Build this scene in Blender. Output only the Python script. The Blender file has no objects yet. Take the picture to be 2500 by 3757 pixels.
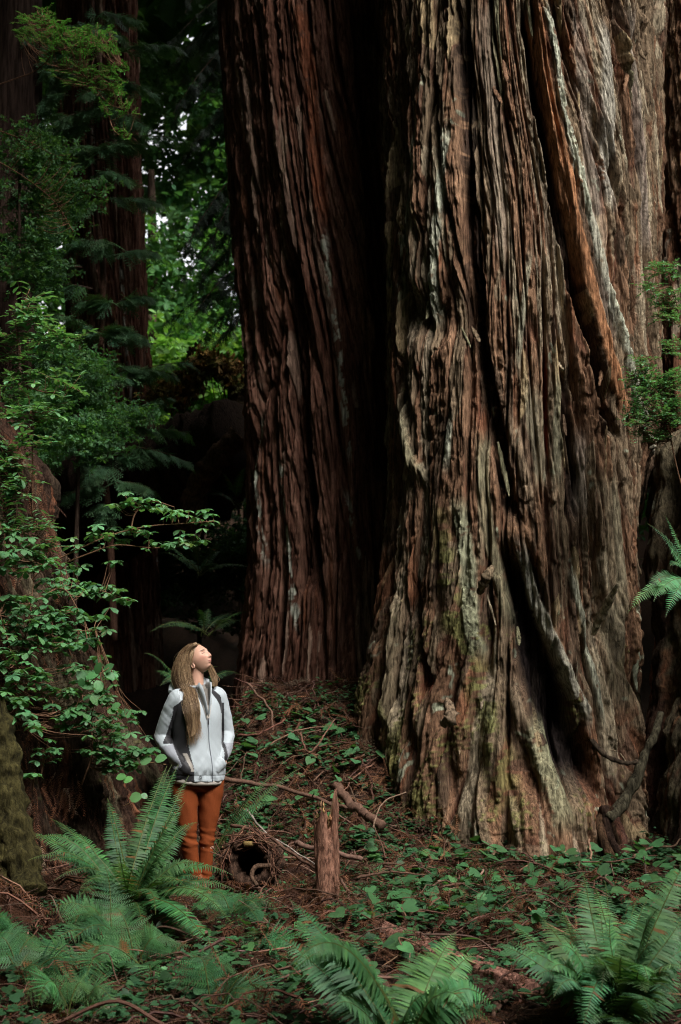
SUNDIR = (.52, -.66, 1.0); SUN = 2.5; SUNANG = 28; SKY = .15; EXPO = 1.38
HOLE = (8.8, -2.2, 8., 8.5); HOLE2 = (5., 21., 7.5, 6.5)  # openings in the unseen canopy, placed to steer the sunlight
import bpy, math, random
import numpy as np
RNG = np.random.default_rng(11)
random.seed(5)
SC = bpy.context.scene
COL = SC.collection

# ------------------------------------------------------------------ camera
FPX = 5218.0
PITCH = math.radians(5.0)
CZ = 1.7
SP, CP = math.sin(PITCH), math.cos(PITCH)

def ray(px, py):
    x = (px - 1250.0) / FPX
    y = (1878.5 - py) / FPX
    return np.array([x, CP - y * SP, SP + y * CP])

def at(px, py, Y):
    d = ray(px, py)
    return np.array([0, 0, CZ]) + d * (Y / d[1])

# ------------------------------------------------------------------ noise
def _hash(ix, iy, seed):
    h = (ix.astype(np.int64) * 374761393 + iy.astype(np.int64) * 668265263 + seed * 1274126177) & 0xFFFFFFFF
    h = ((h ^ (h >> 13)) * 1274126177) & 0xFFFFFFFF
    h = ((h ^ (h >> 16)) * 2246822519) & 0xFFFFFFFF
    return ((h ^ (h >> 15)) & 0xFFFFFF) / float(0x1000000)

def perlin(x, y, seed=0):
    x = np.asarray(x, float); y = np.asarray(y, float)
    ix = np.floor(x); iy = np.floor(y)
    fx = x - ix; fy = y - iy
    u = fx * fx * fx * (fx * (fx * 6 - 15) + 10)
    v = fy * fy * fy * (fy * (fy * 6 - 15) + 10)
    def g(ox, oy):
        a = _hash(ix + ox, iy + oy, seed) * 2 * np.pi
        return np.cos(a) * (fx - ox) + np.sin(a) * (fy - oy)
    a = g(0, 0) * (1 - u) + g(1, 0) * u
    b = g(0, 1) * (1 - u) + g(1, 1) * u
    return (a * (1 - v) + b * v) * 1.5

def fbm(x, y, seed=0, oct=4, gain=.5):
    r = 0; a = 1; t = 0
    for o in range(oct):
        r = r + a * perlin(x * 2 ** o, y * 2 ** o, seed + o * 17); t += a; a *= gain
    return r / t

def voronoi(x, y, seed=0):
    """returns F1, F2, random a, random b of nearest cell, local offset dx, dy"""
    ix = np.floor(x); iy = np.floor(y)
    F1 = np.full(x.shape, 9.0); F2 = np.full(x.shape, 9.0)
    ra = np.zeros(x.shape); rb = np.zeros(x.shape); lx = np.zeros(x.shape); ly = np.zeros(x.shape)
    for ox in (-1, 0, 1):
        for oy in (-1, 0, 1):
            cx = ix + ox; cy = iy + oy
            dx = x - (cx + _hash(cx, cy, seed)); dy = y - (cy + _hash(cx, cy, seed + 1))
            d = np.sqrt(dx * dx + dy * dy)
            near = d < F1
            F2 = np.where(near, F1, np.minimum(F2, d))
            F1 = np.where(near, d, F1)
            ra = np.where(near, _hash(cx, cy, seed + 2), ra)
            rb = np.where(near, _hash(cx, cy, seed + 3), rb)
            lx = np.where(near, dx, lx); ly = np.where(near, dy, ly)
    return F1, F2, ra, rb, lx, ly

def ss(t):
    t = np.clip(t, 0, 1); return t * t * (3 - 2 * t)

def lerp(a, b, t): return a + (b - a) * t

def unit(v):
    v = np.asarray(v, float); return v / (np.linalg.norm(v, axis=-1, keepdims=True) + 1e-12)

# ------------------------------------------------------------------ mesh building
def mesh_data(name, V, F, col=None, smooth=True):
    V = np.asarray(V, np.float32)
    Fs = [np.asarray(f, np.int32) for f in (F if isinstance(F, list) else [F]) if len(f)]
    me = bpy.data.meshes.new(name)
    nl = sum(f.size for f in Fs); nf = sum(len(f) for f in Fs)
    me.vertices.add(len(V)); me.loops.add(nl); me.polygons.add(nf)
    me.vertices.foreach_set('co', V.ravel())
    me.loops.foreach_set('vertex_index', np.concatenate([f.ravel() for f in Fs]).astype(np.int32))
    tot = np.concatenate([np.full(len(f), f.shape[1]) for f in Fs])
    st = np.concatenate([[0], np.cumsum(tot)[:-1]])
    me.polygons.foreach_set('loop_start', st.astype(np.int32))
    me.polygons.foreach_set('use_smooth', np.full(nf, smooth))
    if col is not None:
        col = np.asarray(col, np.float32)
        if col.ndim == 1: col = np.tile(col, (len(V), 1))
        if col.shape[1] == 3: col = np.concatenate([col, np.ones((len(V), 1), np.float32)], 1)
        a = me.attributes.new('Col', 'FLOAT_COLOR', 'POINT')
        a.data.foreach_set('color', np.ascontiguousarray(col, np.float32).ravel())
    me.update(calc_edges=True); me.validate()
    return me

def put(name, V, F, mat, col=None, parent=None, smooth=True, label=None, cat=None, group=None, kind=None):
    me = mesh_data(name, V, F, col, smooth)
    me.materials.append(mat)
    o = bpy.data.objects.new(name, me); COL.objects.link(o)
    if parent is not None: o.parent = parent
    return tag(o, label, cat, group, kind)

def tag(o, label=None, cat=None, group=None, kind=None):
    if label: o['label'] = label
    if cat: o['category'] = cat
    if group: o['group'] = group
    if kind: o['kind'] = kind
    return o

def thing(name, loc, label, cat, group=None):
    o = bpy.data.objects.new(name, None); COL.objects.link(o)
    o.empty_display_size = .1
    o['base'] = 1
    del o['base']
    tag(o, label, cat, group)
    return o

class MB:
    """collects vertices, faces and colours of one mesh"""
    def __init__(s): s.V = []; s.T = []; s.Q = []; s.C = []; s.n = 0
    def add(s, V, F, col):
        V = np.asarray(V, float).reshape(-1, 3)
        col = np.asarray(col, float)
        if col.ndim == 1: col = np.tile(col, (len(V), 1))
        s.V.append(V); s.C.append(col[:, :3])
        for f in (F if isinstance(F, list) else [F]):
            f = np.asarray(f)
            if len(f): (s.T if f.shape[1] == 3 else s.Q).append(f + s.n)
        s.n += len(V)
    def arrays(s):
        F = []
        if s.T: F.append(np.concatenate(s.T))
        if s.Q: F.append(np.concatenate(s.Q))
        return np.concatenate(s.V), F, np.concatenate(s.C)
    def build(s, name, mat, parent=None, **k):
        V, F, C = s.arrays()
        return put(name, V, F, mat, C, parent, **k)

def basis(d, n):
    """columns: along d, lateral, normal"""
    d = unit(d); l = unit(np.cross(n, d)); n2 = np.cross(d, l)
    return np.stack([d, l, n2], -1)

def inst(mb, TV, TF, pos, B, scale, col, tcol=None):
    """N copies of a template into mb.  TV (n,3); TF list of faces; pos (N,3); B (N,3,3); scale (N,) or (N,3); col (N,3)"""
    pos = np.asarray(pos, float); N = len(pos)
    if N == 0: return
    scale = np.asarray(scale, float)
    if scale.ndim == 1: scale = np.repeat(scale[:, None], 3, 1)
    L = TV[None] * scale[:, None, :]
    V = np.einsum('nij,nkj->nki', B, L) + pos[:, None, :]
    n = len(TV)
    C = np.repeat(np.asarray(col, float)[:, None, :], n, 1)
    if tcol is not None: C = C * tcol[None]
    F = []
    for f in TF:
        f = np.asarray(f)
        F.append((f[None] + (np.arange(N) * n)[:, None, None]).reshape(-1, f.shape[1]))
    mb.add(V.reshape(-1, 3), F, C.reshape(-1, 3))

def bez(p0, p1, p2, n):
    t = np.linspace(0, 1, n)[:, None]
    return (1 - t) ** 2 * p0 + 2 * t * (1 - t) * p1 + t * t * p2

def smoothpath(P, n):
    """Catmull-Rom through P"""
    P = np.asarray(P, float)
    if len(P) == 2: return P[0] + (P[1] - P[0]) * np.linspace(0, 1, n)[:, None]
    E = np.vstack([2 * P[0] - P[1], P, 2 * P[-1] - P[-2]])
    t = np.linspace(0, len(P) - 1 - 1e-6, n); i = t.astype(int); f = (t - i)[:, None]
    a, b, c, d = E[i], E[i + 1], E[i + 2], E[i + 3]
    return .5 * (2 * b + (c - a) * f + (2 * a - 5 * b + 4 * c - d) * f ** 2 + (3 * b - a - 3 * c + d) * f ** 3)

def tube(P, R, k=6, cap=True):
    P = np.asarray(P, float); n = len(P)
    R = np.full(n, R) if np.isscalar(R) else np.asarray(R, float)
    T = unit(np.gradient(P, axis=0))
    ref = np.array([0, 0, 1.]) if abs(T[0][2]) < .9 else np.array([1., 0, 0])
    N = np.zeros((n, 3)); N[0] = unit(np.cross(T[0], ref))
    for i in range(1, n):
        v = N[i - 1] - T[i] * np.dot(N[i - 1], T[i]); N[i] = unit(v)
    Bn = np.cross(T, N)
    a = np.linspace(0, 2 * np.pi, k, endpoint=False)
    V = P[:, None] + R[:, None, None] * (np.cos(a)[None, :, None] * N[:, None] + np.sin(a)[None, :, None] * Bn[:, None])
    idx = np.arange(n * k).reshape(n, k)
    q = np.stack([idx[:-1], np.roll(idx, -1, 1)[:-1], np.roll(idx, -1, 1)[1:], idx[1:]], -1).reshape(-1, 4)
    V = V.reshape(-1, 3); F = [q]
    if cap:
        V = np.vstack([V, P[0], P[-1]])
        t0 = np.stack([np.roll(idx[0], -1), idx[0], np.full(k, n * k)], -1)
        t1 = np.stack([idx[-1], np.roll(idx[-1], -1), np.full(k, n * k + 1)], -1)
        F.append(np.vstack([t0, t1]))
    return V, F

def loft(rings, cap=True):
    """rings (n,k,3) closed"""
    rings = np.asarray(rings, float); n, k, _ = rings.shape
    idx = np.arange(n * k).reshape(n, k)
    q = np.stack([idx[:-1], np.roll(idx, -1, 1)[:-1], np.roll(idx, -1, 1)[1:], idx[1:]], -1).reshape(-1, 4)
    V = rings.reshape(-1, 3); F = [q]
    if cap:
        V = np.vstack([V, rings[0].mean(0), rings[-1].mean(0)])
        F.append(np.vstack([np.stack([np.roll(idx[0], -1), idx[0], np.full(k, n * k)], -1),
                            np.stack([idx[-1], np.roll(idx[-1], -1), np.full(k, n * k + 1)], -1)]))
    return V, F

# ------------------------------------------------------------------ materials
def new_mat(name):
    m = bpy.data.materials.new(name); m.use_nodes = True
    nt = m.node_tree; nt.nodes.clear()
    out = nt.nodes.new('ShaderNodeOutputMaterial')
    return m, nt, out

def N(nt, typ, **k):
    n = nt.nodes.new(typ)
    for a, v in k.items():
        if a.startswith('_'): n.inputs[a[1:].replace('_', ' ')].default_value = v
        else: setattr(n, a, v)
    return n

def surf_mat(name, rough=.8, spec=.3, stretch=(40, 40, 8), bump=.5, dist=.006, vary=.35, lo=.3, coarse=None, trans=0., sheen=0., metal=0., ao=None):
    """colour from the Col attribute, broken up by noise; optional bump and translucency"""
    m, nt, out = new_mat(name); L = nt.links.new
    b = N(nt, 'ShaderNodeBsdfPrincipled'); b.inputs['Roughness'].default_value = rough
    b.inputs['Specular IOR Level'].default_value = spec; b.inputs['Metallic'].default_value = metal
    if sheen: b.inputs['Sheen Weight'].default_value = sheen
    at_ = N(nt, 'ShaderNodeAttribute', attribute_name='Col')
    tc = N(nt, 'ShaderNodeTexCoord')
    mp = N(nt, 'ShaderNodeMapping'); mp.inputs['Scale'].default_value = stretch
    L(tc.outputs['Object'], mp.inputs['Vector'])
    no = N(nt, 'ShaderNodeTexNoise'); no.inputs['Scale'].default_value = 1; no.inputs['Detail'].default_value = 5; no.inputs['Roughness'].default_value = .65
    L(mp.outputs[0], no.inputs['Vector'])
    mr = N(nt, 'ShaderNodeMapRange'); mr.inputs['From Min'].default_value = lo; mr.inputs['From Max'].default_value = 1 - lo
    mr.inputs['To Min'].default_value = 1 - vary; mr.inputs['To Max'].default_value = 1 + vary
    L(no.outputs['Fac'], mr.inputs['Value'])
    mx = N(nt, 'ShaderNodeVectorMath', operation='SCALE')
    L(at_.outputs['Color'], mx.inputs[0]); L(mr.outputs[0], mx.inputs['Scale'])
    L(mx.outputs[0], b.inputs['Base Color'])
    if bump:
        bp = N(nt, 'ShaderNodeBump'); bp.inputs['Strength'].default_value = bump; bp.inputs['Distance'].default_value = dist
        L(no.outputs['Fac'], bp.inputs['Height']); L(bp.outputs[0], b.inputs['Normal'])
    if trans:
        tr = N(nt, 'ShaderNodeBsdfTranslucent'); sc = N(nt, 'ShaderNodeVectorMath', operation='MULTIPLY')
        sc.inputs[1].default_value = (1.5, 1.5, .6)
        L(mx.outputs[0], sc.inputs[0]); L(sc.outputs[0], tr.inputs['Color'])
        ms = N(nt, 'ShaderNodeMixShader'); ms.inputs[0].default_value = trans
        L(b.outputs[0], ms.inputs[1]); L(tr.outputs[0], ms.inputs[2]); L(ms.outputs[0], out.inputs['Surface'])
    else:
        L(b.outputs[0], out.inputs['Surface'])
    return m

M = {
    'bark': surf_mat('redwood_bark', .95, .06, (52, 52, 8), 1., .018, .66, .36),
    'bark_far': surf_mat('shaded_redwood_bark', .95, .04, (36, 36, 3), .9, .016, .6, .36),
    'moss': surf_mat('mossy_wood', .95, .1, (45, 45, 18), 1., .02, .6, .36),
    'soil': surf_mat('forest_soil', .95, .1, (25, 25, 25), .8, .02, .6),
    'litter': surf_mat('dead_needles', .85, .12, (30, 30, 30), 0, 0, .4, trans=.15),
    'wood': surf_mat('branch_wood', .85, .15, (60, 60, 60), .6, .004, .4),
    'fern': surf_mat('fern_green', .55, .28, (12, 12, 12), 0, 0, .25, trans=.28),
    'leaf': surf_mat('shrub_leaf', .5, .35, (14, 14, 14), 0, 0, .2, trans=.3),
    'needle': surf_mat('conifer_needles', .55, .4, (9, 9, 9), 0, 0, .3, trans=.25),
    'far_leaf': surf_mat('far_foliage', .6, .3, (2, 2, 2), 0, 0, .35, trans=.5),
    'skin': surf_mat('skin', .5, .4, (30, 30, 30), .08, .002, .06),
    'jacket': surf_mat('jacket_cloth', .62, .35, (60, 60, 60), .12, .002, .04, sheen=.1),
    'trousers': surf_mat('trouser_cloth', .85, .15, (180, 180, 180), .3, .002, .12),
    'knit': surf_mat('ribbed_knit', .9, .1, (20, 20, 300), .6, .004, .2),
    'hair': surf_mat('hair', .5, .4, (150, 150, 12), 0, 0, .4),
    'shoe': surf_mat('shoe_fabric', .7, .3, (60, 60, 60), .2, .002, .15),
}
# ------------------------------------------------------------------ ground
GDIP = .0
def ground(x, y, fine=True):
    x = np.asarray(x, float); y = np.asarray(y, float)
    Y0 = 9.95 + .95 * ss(x / 1.3)
    z = 1.22 * ss((y - Y0) / 2.9) * (1 - .85 * ss((x - 1.2) / 1.2)) * ss((x + 1.45) / .75)
    z = z + 1.2 * ss((y - 16) / 6) * ss((-x - .6) / .8)
    z = z + .75 * np.exp(-((x - 3.15) / .55) ** 2 - ((y - 12.2) / .9) ** 2)
    z = z + .45 * ss((-x - 1.3) / 1.2) * ss((y - 6.5) / 2.0)
    z = z + 6.5 * ss((np.hypot(x, y - 9) - 17) / 16) + .02 * np.clip(y - 14, 0, 60) - .12 * ss((6.5 - y) / 3.0)
    z = z + .25 * fbm(x * .12, y * .12, 77, 2) * ss((np.hypot(x, y - 9) - 8) / 10)
    z = z + .09 * fbm(x * 1.5, y * 1.5, 5, 3)
    dt_ = np.hypot(x - 1.5, (y - 12.0) * .95) - 1.25
    z = z + np.exp(-np.clip(dt_, 0, 9) / .28) * (.10 + .16 * fbm(x * 2.6, y * 2.6, 19, 2)) + np.exp(-np.clip(np.hypot(x - .2, y - 14.25) - 1.2, 0, 9) / .35) * .05
    z = z - GDIP * np.exp(-((x + 1.0) ** 2 + (y - 9.85) ** 2) / .45)
    if fine: z = z + .035 * fbm(x * 7, y * 7, 9, 3)
    return z

def on_ground(px, py, lift=0.):
    d = ray(px, py); o = np.array([0, 0, CZ])
    t = np.linspace(4, 30, 2600)
    P = o + d[None] * t[:, None]
    g = ground(P[:, 0], P[:, 1]) + lift
    i = np.argmax(P[:, 2] < g)
    if not (P[:, 2] < g).any(): i = 600
    return P[i]

def ground_normal(x, y):
    e = .04
    n = np.stack([-(ground(x + e, y) - ground(x - e, y)) / (2 * e), -(ground(x, y + e) - ground(x, y - e)) / (2 * e), np.ones_like(x)], -1)
    return unit(n)

def spaced(lo, hi, step, far, ratio=1.25):
    a = list(np.arange(lo, hi + 1e-6, step)); s = step
    r = [hi]
    while r[-1] < far[1]: s *= ratio; r.append(r[-1] + s)
    s = step; l = [lo]
    while l[-1] > far[0]: s *= ratio; l.append(l[-1] - s)
    return np.array(l[:0:-1] + a + r[1:])

def build_ground():
    xs = spaced(-3.4, 3.4, .03, (-300, 300)); ys = spaced(4.5, 14.0, .03, (-200, 400))
    X, Yg = np.meshgrid(xs, ys)
    Z = ground(X, Yg)
    V = np.stack([X, Yg, Z], -1).reshape(-1, 3)
    idx = np.arange(X.size).reshape(X.shape)
    Q = np.stack([idx[:-1, :-1], idx[:-1, 1:], idx[1:, 1:], idx[1:, :-1]], -1).reshape(-1, 4)
    n = fbm(X * 3, Yg * 3, 31, 4).ravel()[:, None]; n2 = fbm(X * 11, Yg * 11, 32, 3).ravel()[:, None]
    C = lerp(np.array([.012, .008, .006]), np.array([.038, .021, .013]), np.clip(.5 + n * 1.2 + n2 * .8, 0, 1))
    put('forest_ground', V, Q, M['soil'], C, kind='structure')

# ------------------------------------------------------------------ trunks
class Trunk:
    """bark surface on (theta, z): theta 0 faces the camera side, positive towards +x"""
    def __init__(s, cx, cy, R, ref=1.1):
        s.cx, s.cy, s.R, s.ref = cx, cy, R, ref      # cx(z), cy(z), R(theta, z)
    def pix(s, px, py):
        d = ray(px, py); o = np.array([0, 0, CZ])
        th, z = 0., CZ + d[2] * (s.cy(2.) - 1) / d[1]
        for _ in range(12):
            r = float(s.R(np.array(th), np.array(z))); cx, cy = float(s.cx(z)), float(s.cy(z))
            ax, ay = o[0] - cx, o[1] - cy
            A = d[0] ** 2 + d[1] ** 2; B = ax * d[0] + ay * d[1]; Cc = ax * ax + ay * ay - r * r
            D = B * B - A * Cc
            t = (-B - math.sqrt(max(D, 0))) / A
            P = o + d * t
            th2 = math.atan2(P[0] - cx, -(P[1] - cy)); th = th + .7 * (th2 - th); z = P[2]
        return th * s.ref, z
    def point(s, th, z, off=0.):
        r = s.R(th, z) + off
        return np.stack([s.cx(z) + r * np.sin(th), s.cy(z) - r * np.cos(th), z + 0 * th], -1)

def polydist(S, Z, path):
    """distance across (in s) and parameter along for a mostly vertical path of (s,z)"""
    P = np.array(sorted(path, key=lambda p: p[1]))
    sc = np.interp(Z, P[:, 1], P[:, 0])
    inside = (Z >= P[0, 1]) & (Z <= P[-1, 1])
    endd = np.minimum(Z - P[0, 1], P[-1, 1] - Z)
    return S - sc, inside, endd

PAL = np.array([[.180, .142, .098], [.225, .180, .122], [.140, .100, .064], [.125, .070, .042], [.155, .090, .054], [.085, .055, .036], [.220, .162, .092], [.135, .125, .075]])

GRAIN_S0 = np.linspace(-4.5, 4.5, 1801)
def grain(shear, zz):
    fwd = GRAIN_S0 + shear(GRAIN_S0, zz)
    fw = np.concatenate([[0], np.cumsum(np.maximum(np.diff(fwd), .40 * .005))])
    return fw + np.interp(0, GRAIN_S0, fwd) - np.interp(0, GRAIN_S0, fw)

def bark(T, th, z, seed, shear, feats, pal, palw, lich, moss, depth=1., red=np.array([.075, .022, .014])):
    S = th * T.ref
    # follow the grain: strands drift sideways on their way down, without crossing
    s1 = np.empty_like(S)
    for i in range(len(S)):
        fw = grain(shear, z[i, 0]); s1[i] = np.interp(S[i], fw, GRAIN_S0)
    s1 = s1 + perlin(S * 1.1 + 3, z * .22, seed + 40) * .12 + perlin(S * 2.6, z * .5, seed + 41) * .035 + perlin(S * 8, z * 1.2, seed + 49) * .009
    # large plates, medium strips, small fibres
    F1, F2, ra, rb, lx, ly = voronoi(s1 / .19, z / 4.6, seed)
    e = F2 - F1
    em = ss(e / .10); D1, D2, da, db, dx_, dy_ = voronoi(s1 / .46 + 11, z / 5.0, seed + 28)
    d = .070 * ss(e / .14) + em * (.055 * (ra - .5) + .11 * lx * (rb - .5)) - .095 * (1 - ss((D2 - D1) / .12)) + .05 * (da - .5) * ss((D2 - D1) / .2)
    s2 = s1 + .020 * perlin(S * 7, z * .8, seed + 42)
    G1, G2, ga, gb, gx, gy = voronoi(s2 / .056, z / 2.1, seed + 7)
    g = G2 - G1
    d = d + .030 * ss(g / .16) + ss(g / .12) * (.028 * (ga - .5) + .050 * gx * (gb - .5))
    H1, H2, ha, hb, hx, hy = voronoi(s2 / .020 + 40, z / .62, seed + 14)
    h = H2 - H1
    d = d + .014 * ss(h / .35) + ss(h / .35) * (.020 * (ha - .5) + .026 * hx * (hb - .5))
    J1, J2, ja, jb, jx, jy = voronoi(s2 / .030 + 60, z / .30, seed + 35)
    d = d + ss((J2 - J1) / .30) * (-.034 * jy * (.25 + jb) + .012 * (ja - .5))
    K1, K2, ka, kb, kx, ky = voronoi(s2 / .011 + 90, z / .16, seed + 21)
    d = d + .010 * (ka - .5) * ss((K2 - K1) / .5) + .007 * fbm(S * 34, z * 17, seed + 48, 3) + .012 * ss((perlin(s2 * 15, z * 5, seed + 58) - .25) / .2) * perlin(S * 30, z * 20, seed + 59) + .007 * fbm(s2 * 30, z * 9, seed + 44, 3)
    # tufts and rotted pits
    pit = ss((perlin(s2 * 6, z * 1.3, seed + 45) - .36) / .2)
    d = d - .022 * pit * ss((perlin(s2 * 24, z * 8, seed + 46) + .1) / .25)
    # colour
    pick = np.clip(((ga * .55 + ra * .45) + .35 * fbm(S * 1.6, z * .5, seed + 47, 3)), 0, .999)
    order = np.cumsum(palw) / np.sum(palw)
    lo = np.searchsorted(order, pick)
    C = pal[np.clip(lo, 0, len(pal) - 1)]
    C = C * (.50 + .40 * ha + .3 * ka + .35 * ja)[..., None]
    up = np.clip(.6 * ss(g / .14) + .4 * ss(e / .12), 0, 1)
    C = lerp(red * (.7 + .6 * hb)[..., None], C, np.clip(.15 + .95 * up, 0, 1)[..., None])
    # scattered raw red and orange streaks
    st = ss((perlin(s2 / .05, z / 1.4, seed + 50) - .46) / .12)
    C = lerp(C, np.array([.17, .062, .03]) * (.7 + .6 * ha)[..., None], (.5 * st)[..., None])
    ln = perlin(s2 * 13, z * 2.2, seed + 51) + .7 * perlin(s2 * 45, z * 16, seed + 52)
    lm = ss((ln - lich(S, z)) / .22) * ss((d - .0) / .05)
    C = lerp(C, np.array([.27, .285, .205]) * (.75 + .5 * hb)[..., None], (.85 * np.clip(lm, 0, 1))[..., None])
    mn = perlin(s2 * 9, z * 2.0, seed + 53) + .6 * perlin(S * 40, z * 30, seed + 54)
    mm = ss((mn - moss(S, z)) / .5) * ss((d + .02) / .05)
    mm = np.clip(mm, 0, 1)
    C = lerp(C, lerp(np.array([.082, .080, .024]), np.array([.18, .180, .065]), ss(.5 + perlin(S * 50 + z * 30, z * 45 - S * 28, seed + 55))[..., None]), (.8 * mm)[..., None])
    d = d + .008 * mm * (.5 + ka + fbm(S * 25 + z * 15, z * 22 - S * 14, seed + 56, 3))
    jag = 1 + .30 * perlin(S * 5, z * 2.2, seed + 60) + .15 * perlin(S * 25, z * 7, seed + 61)
    for f in feats:
        q, ins, en = polydist(S, z, f['path'])
        w = f['w'] * np.clip(jag, .4, 1.8)
        m = ss((1 - np.abs(q) / w) / f.get('soft', .45)) * ss(en / f.get('end', .25) + .0) * ins
        if f['d'] < 0:
            rough = perlin(s2 * 20, z * 5, seed + 62) * .02
            d = d + m * (f['d'] + rough)
        else:
            prof = .80 * f['d'] * (1 - .35 * np.clip(np.abs(q) / w, 0, 1) ** 2) + f.get('tilt', 0) * q
            d = lerp(d, .035 + prof + .55 * (d - .03), m)
        if 'c' in f:
            c = np.array(f['c']); k = f.get('k', .85)
            tex = (.55 + .5 * ha + .35 * ka + .3 * perlin(s2 * 60, z * 9, seed + 63))
            brk = 1.0
            if f.get('patch'): brk = ss((perlin(s2 * 18, z * 7, seed + 64) + .5 * perlin(s2 * 50, z * 30, seed + 65) + f['patch']) / .3)
            C = lerp(C, c * np.clip(tex, .4, 1.5)[..., None], (k * m * brk)[..., None])
            if f.get('lump'): d = d + f['lump'] * m * (1.6 * (ka - .5) + 1.2 * fbm(S * 24 + z * 13, z * 19 - S * 11, seed + 66, 4) + .6 * (ha - .5))
    return d * depth, np.clip(C, .004, .6)

def build_trunk(T, thr, zr, nth, nz, ztop, args, mat, parent, name='trunk'):
    """dense bark on the side and height the photo shows, plain beyond"""
    s0 = np.linspace(thr[0] * T.ref, thr[1] * T.ref, nth); nb = 40
    zd = np.linspace(zr[0], zr[1], nz); zt = zr[1] + (ztop - zr[1]) * np.linspace(0, 1, 40)[1:] ** 1.3
    z = np.concatenate([zd, zt]); TH = np.empty((len(z), nth + nb - 2)); Z = np.repeat(z[:, None], TH.shape[1], 1)
    for i, zz in enumerate(z):                      # columns run along the grain
        r_ = np.interp(s0, GRAIN_S0, grain(args['shear'], min(zz, zr[1]))) / T.ref
        TH[i] = np.concatenate([r_, np.linspace(r_[-1], r_[0] + 2 * np.pi, nb)[1:-1]])
    thw = np.where(TH > np.pi, TH - 2 * np.pi, TH)
    d, C = bark(T, thw, Z, **args)
    P = T.point(thw, Z, d)
    n, k = TH.shape; idx = np.arange(n * k).reshape(n, k)
    Q = np.stack([idx[:-1], np.roll(idx, -1, 1)[:-1], np.roll(idx, -1, 1)[1:], idx[1:]], -1).reshape(-1, 4)
    return put(name, P.reshape(-1, 3), Q, mat, C.reshape(-1, 3), parent)

def bark_strip(path, w, thick, col, seed):
    """a loose strip of bark: path (n,3), flat lens section, ragged edges"""
    P = smoothpath(path, 26); n = len(P)
    T = unit(np.gradient(P, axis=0)); out = unit(np.array([0, -1., .15]))
    L = unit(np.cross(T, out)); Nn = np.cross(L, T)
    t = np.linspace(0, 1, n)
    ww = w * (np.sin(np.pi * np.clip(t * .9 + .07, 0, 1)) ** .55) * (1 + .3 * perlin(t * 9, t * 0 + seed, seed))
    off = np.array([[-1, 0], [-.5, .75], [0, 1.], [.5, .7], [1, 0], [.5, -.4], [0, -.5], [-.5, -.4]])
    jit = 1 + .35 * perlin(np.repeat(t[:, None] * 14, 8, 1), np.repeat(np.arange(8)[None] * 1.7, n, 0), seed + 3)
    R = P[:, None] + L[:, None] * (off[None, :, :1] * ww[:, None, None]) * jit[..., None] + Nn[:, None] * (off[None, :, 1:] * thick * (ww / w)[:, None, None]) * jit[..., None]
    V, F = loft(R)
    C = np.tile(np.array(col), (len(V), 1)) * (.75 + .5 * RNG.random((len(V), 1)))
    return V, F, C
# ------------------------------------------------------------------ leaf templates (unit length along x, y lateral, z normal)
def t_leaf(w=.5, fold=.12, curl=.18, shape=(.0, .30, .5, .42, 0.)):
    x = np.array([0, .22, .5, .78, 1.]); h = np.array(shape) * w
    m = np.stack([x, 0 * x, -curl * x ** 2], -1)
    l = np.stack([x[1:4], h[1:4], -curl * x[1:4] ** 2 + fold * h[1:4] * 2], -1); r = l * [1, -1, 1]
    V = np.vstack([m, l, r])
    T = [[0, 1, 5], [3, 4, 7], [1, 0, 8], [4, 3, 10]]
    Q = [[1, 2, 6, 5], [2, 3, 7, 6], [2, 1, 8, 9], [3, 2, 9, 10]]
    return V, [np.array(T), np.array(Q)]

def t_merge(items):
    V = []; T = []; Q = []; n = 0
    for v, F in items:
        V.append(v)
        for f in F:
            f = np.asarray(f)
            if len(f): (T if f.shape[1] == 3 else Q).append(f + n)
        n += len(v)
    F = []
    if T: F.append(np.concatenate(T))
    if Q: F.append(np.concatenate(Q))
    return np.concatenate(V), F

def rotz(a): c, s = math.cos(a), math.sin(a); return np.array([[c, -s, 0], [s, c, 0], [0, 0, 1.]])
def roty(a): c, s = math.cos(a), math.sin(a); return np.array([[c, 0, s], [0, 1, 0], [-s, 0, c]])

def t_whorl(k, seed):
    r = np.random.default_rng(seed); it = []
    for i in range(k):
        v, F = t_leaf(.62, .08, .22 + .2 * r.random(), (0, .22, .44, .5, 0))
        v = v * (.75 + .4 * r.random()); v = v @ roty(-.15 + .45 * r.random()).T; v = v @ rotz(2 * math.pi * (i + .35 * r.random()) / k).T
        it.append((v, F))
    return t_merge(it)

WHORLS = [t_whorl(k, 20 + k) for k in (4, 5, 5, 6)]
LEAF = t_leaf(.42)
LEAF_WIDE = t_leaf(.85, .05, .12, (0, .42, .52, .38, 0))

def t_heart():
    a = np.array([[0, 0], [-.22, .18], [-.2, .42], [.1, .55], [.5, .42], [.8, .18], [1, 0]])
    b = a[1:-1][::-1] * [1, -1]
    O = np.vstack([a, b]); r = np.hypot(O[:, 0] - .35, O[:, 1])
    O3 = np.column_stack([O, .10 * np.abs(O[:, 1]) - .12 * r ** 2])
    V = np.vstack([[.3, 0, .0], O3]); n = len(O3)
    T = np.array([[0, 1 + i, 1 + (i + 1) % n] for i in range(n)])[:, ::-1]
    return V, [T]
HEART = t_heart()

def t_pinna():
    x = np.array([0, .07, .35, .7]); h = np.array([.30, .62, .5, .34])
    c = .10 * x ** 2
    l = np.stack([x, c + h * .19, -.10 * x ** 2], -1); r = np.stack([x, c - h * .14, -.10 * x ** 2], -1)
    V = np.vstack([l, r, [[1, .13, -.14]]])
    Q = [[i, 4 + i, 5 + i, i + 1] for i in range(3)]; T = [[3, 7, 8]]
    return V, [np.array(T), np.array(Q)]
PINNA = t_pinna()

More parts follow.
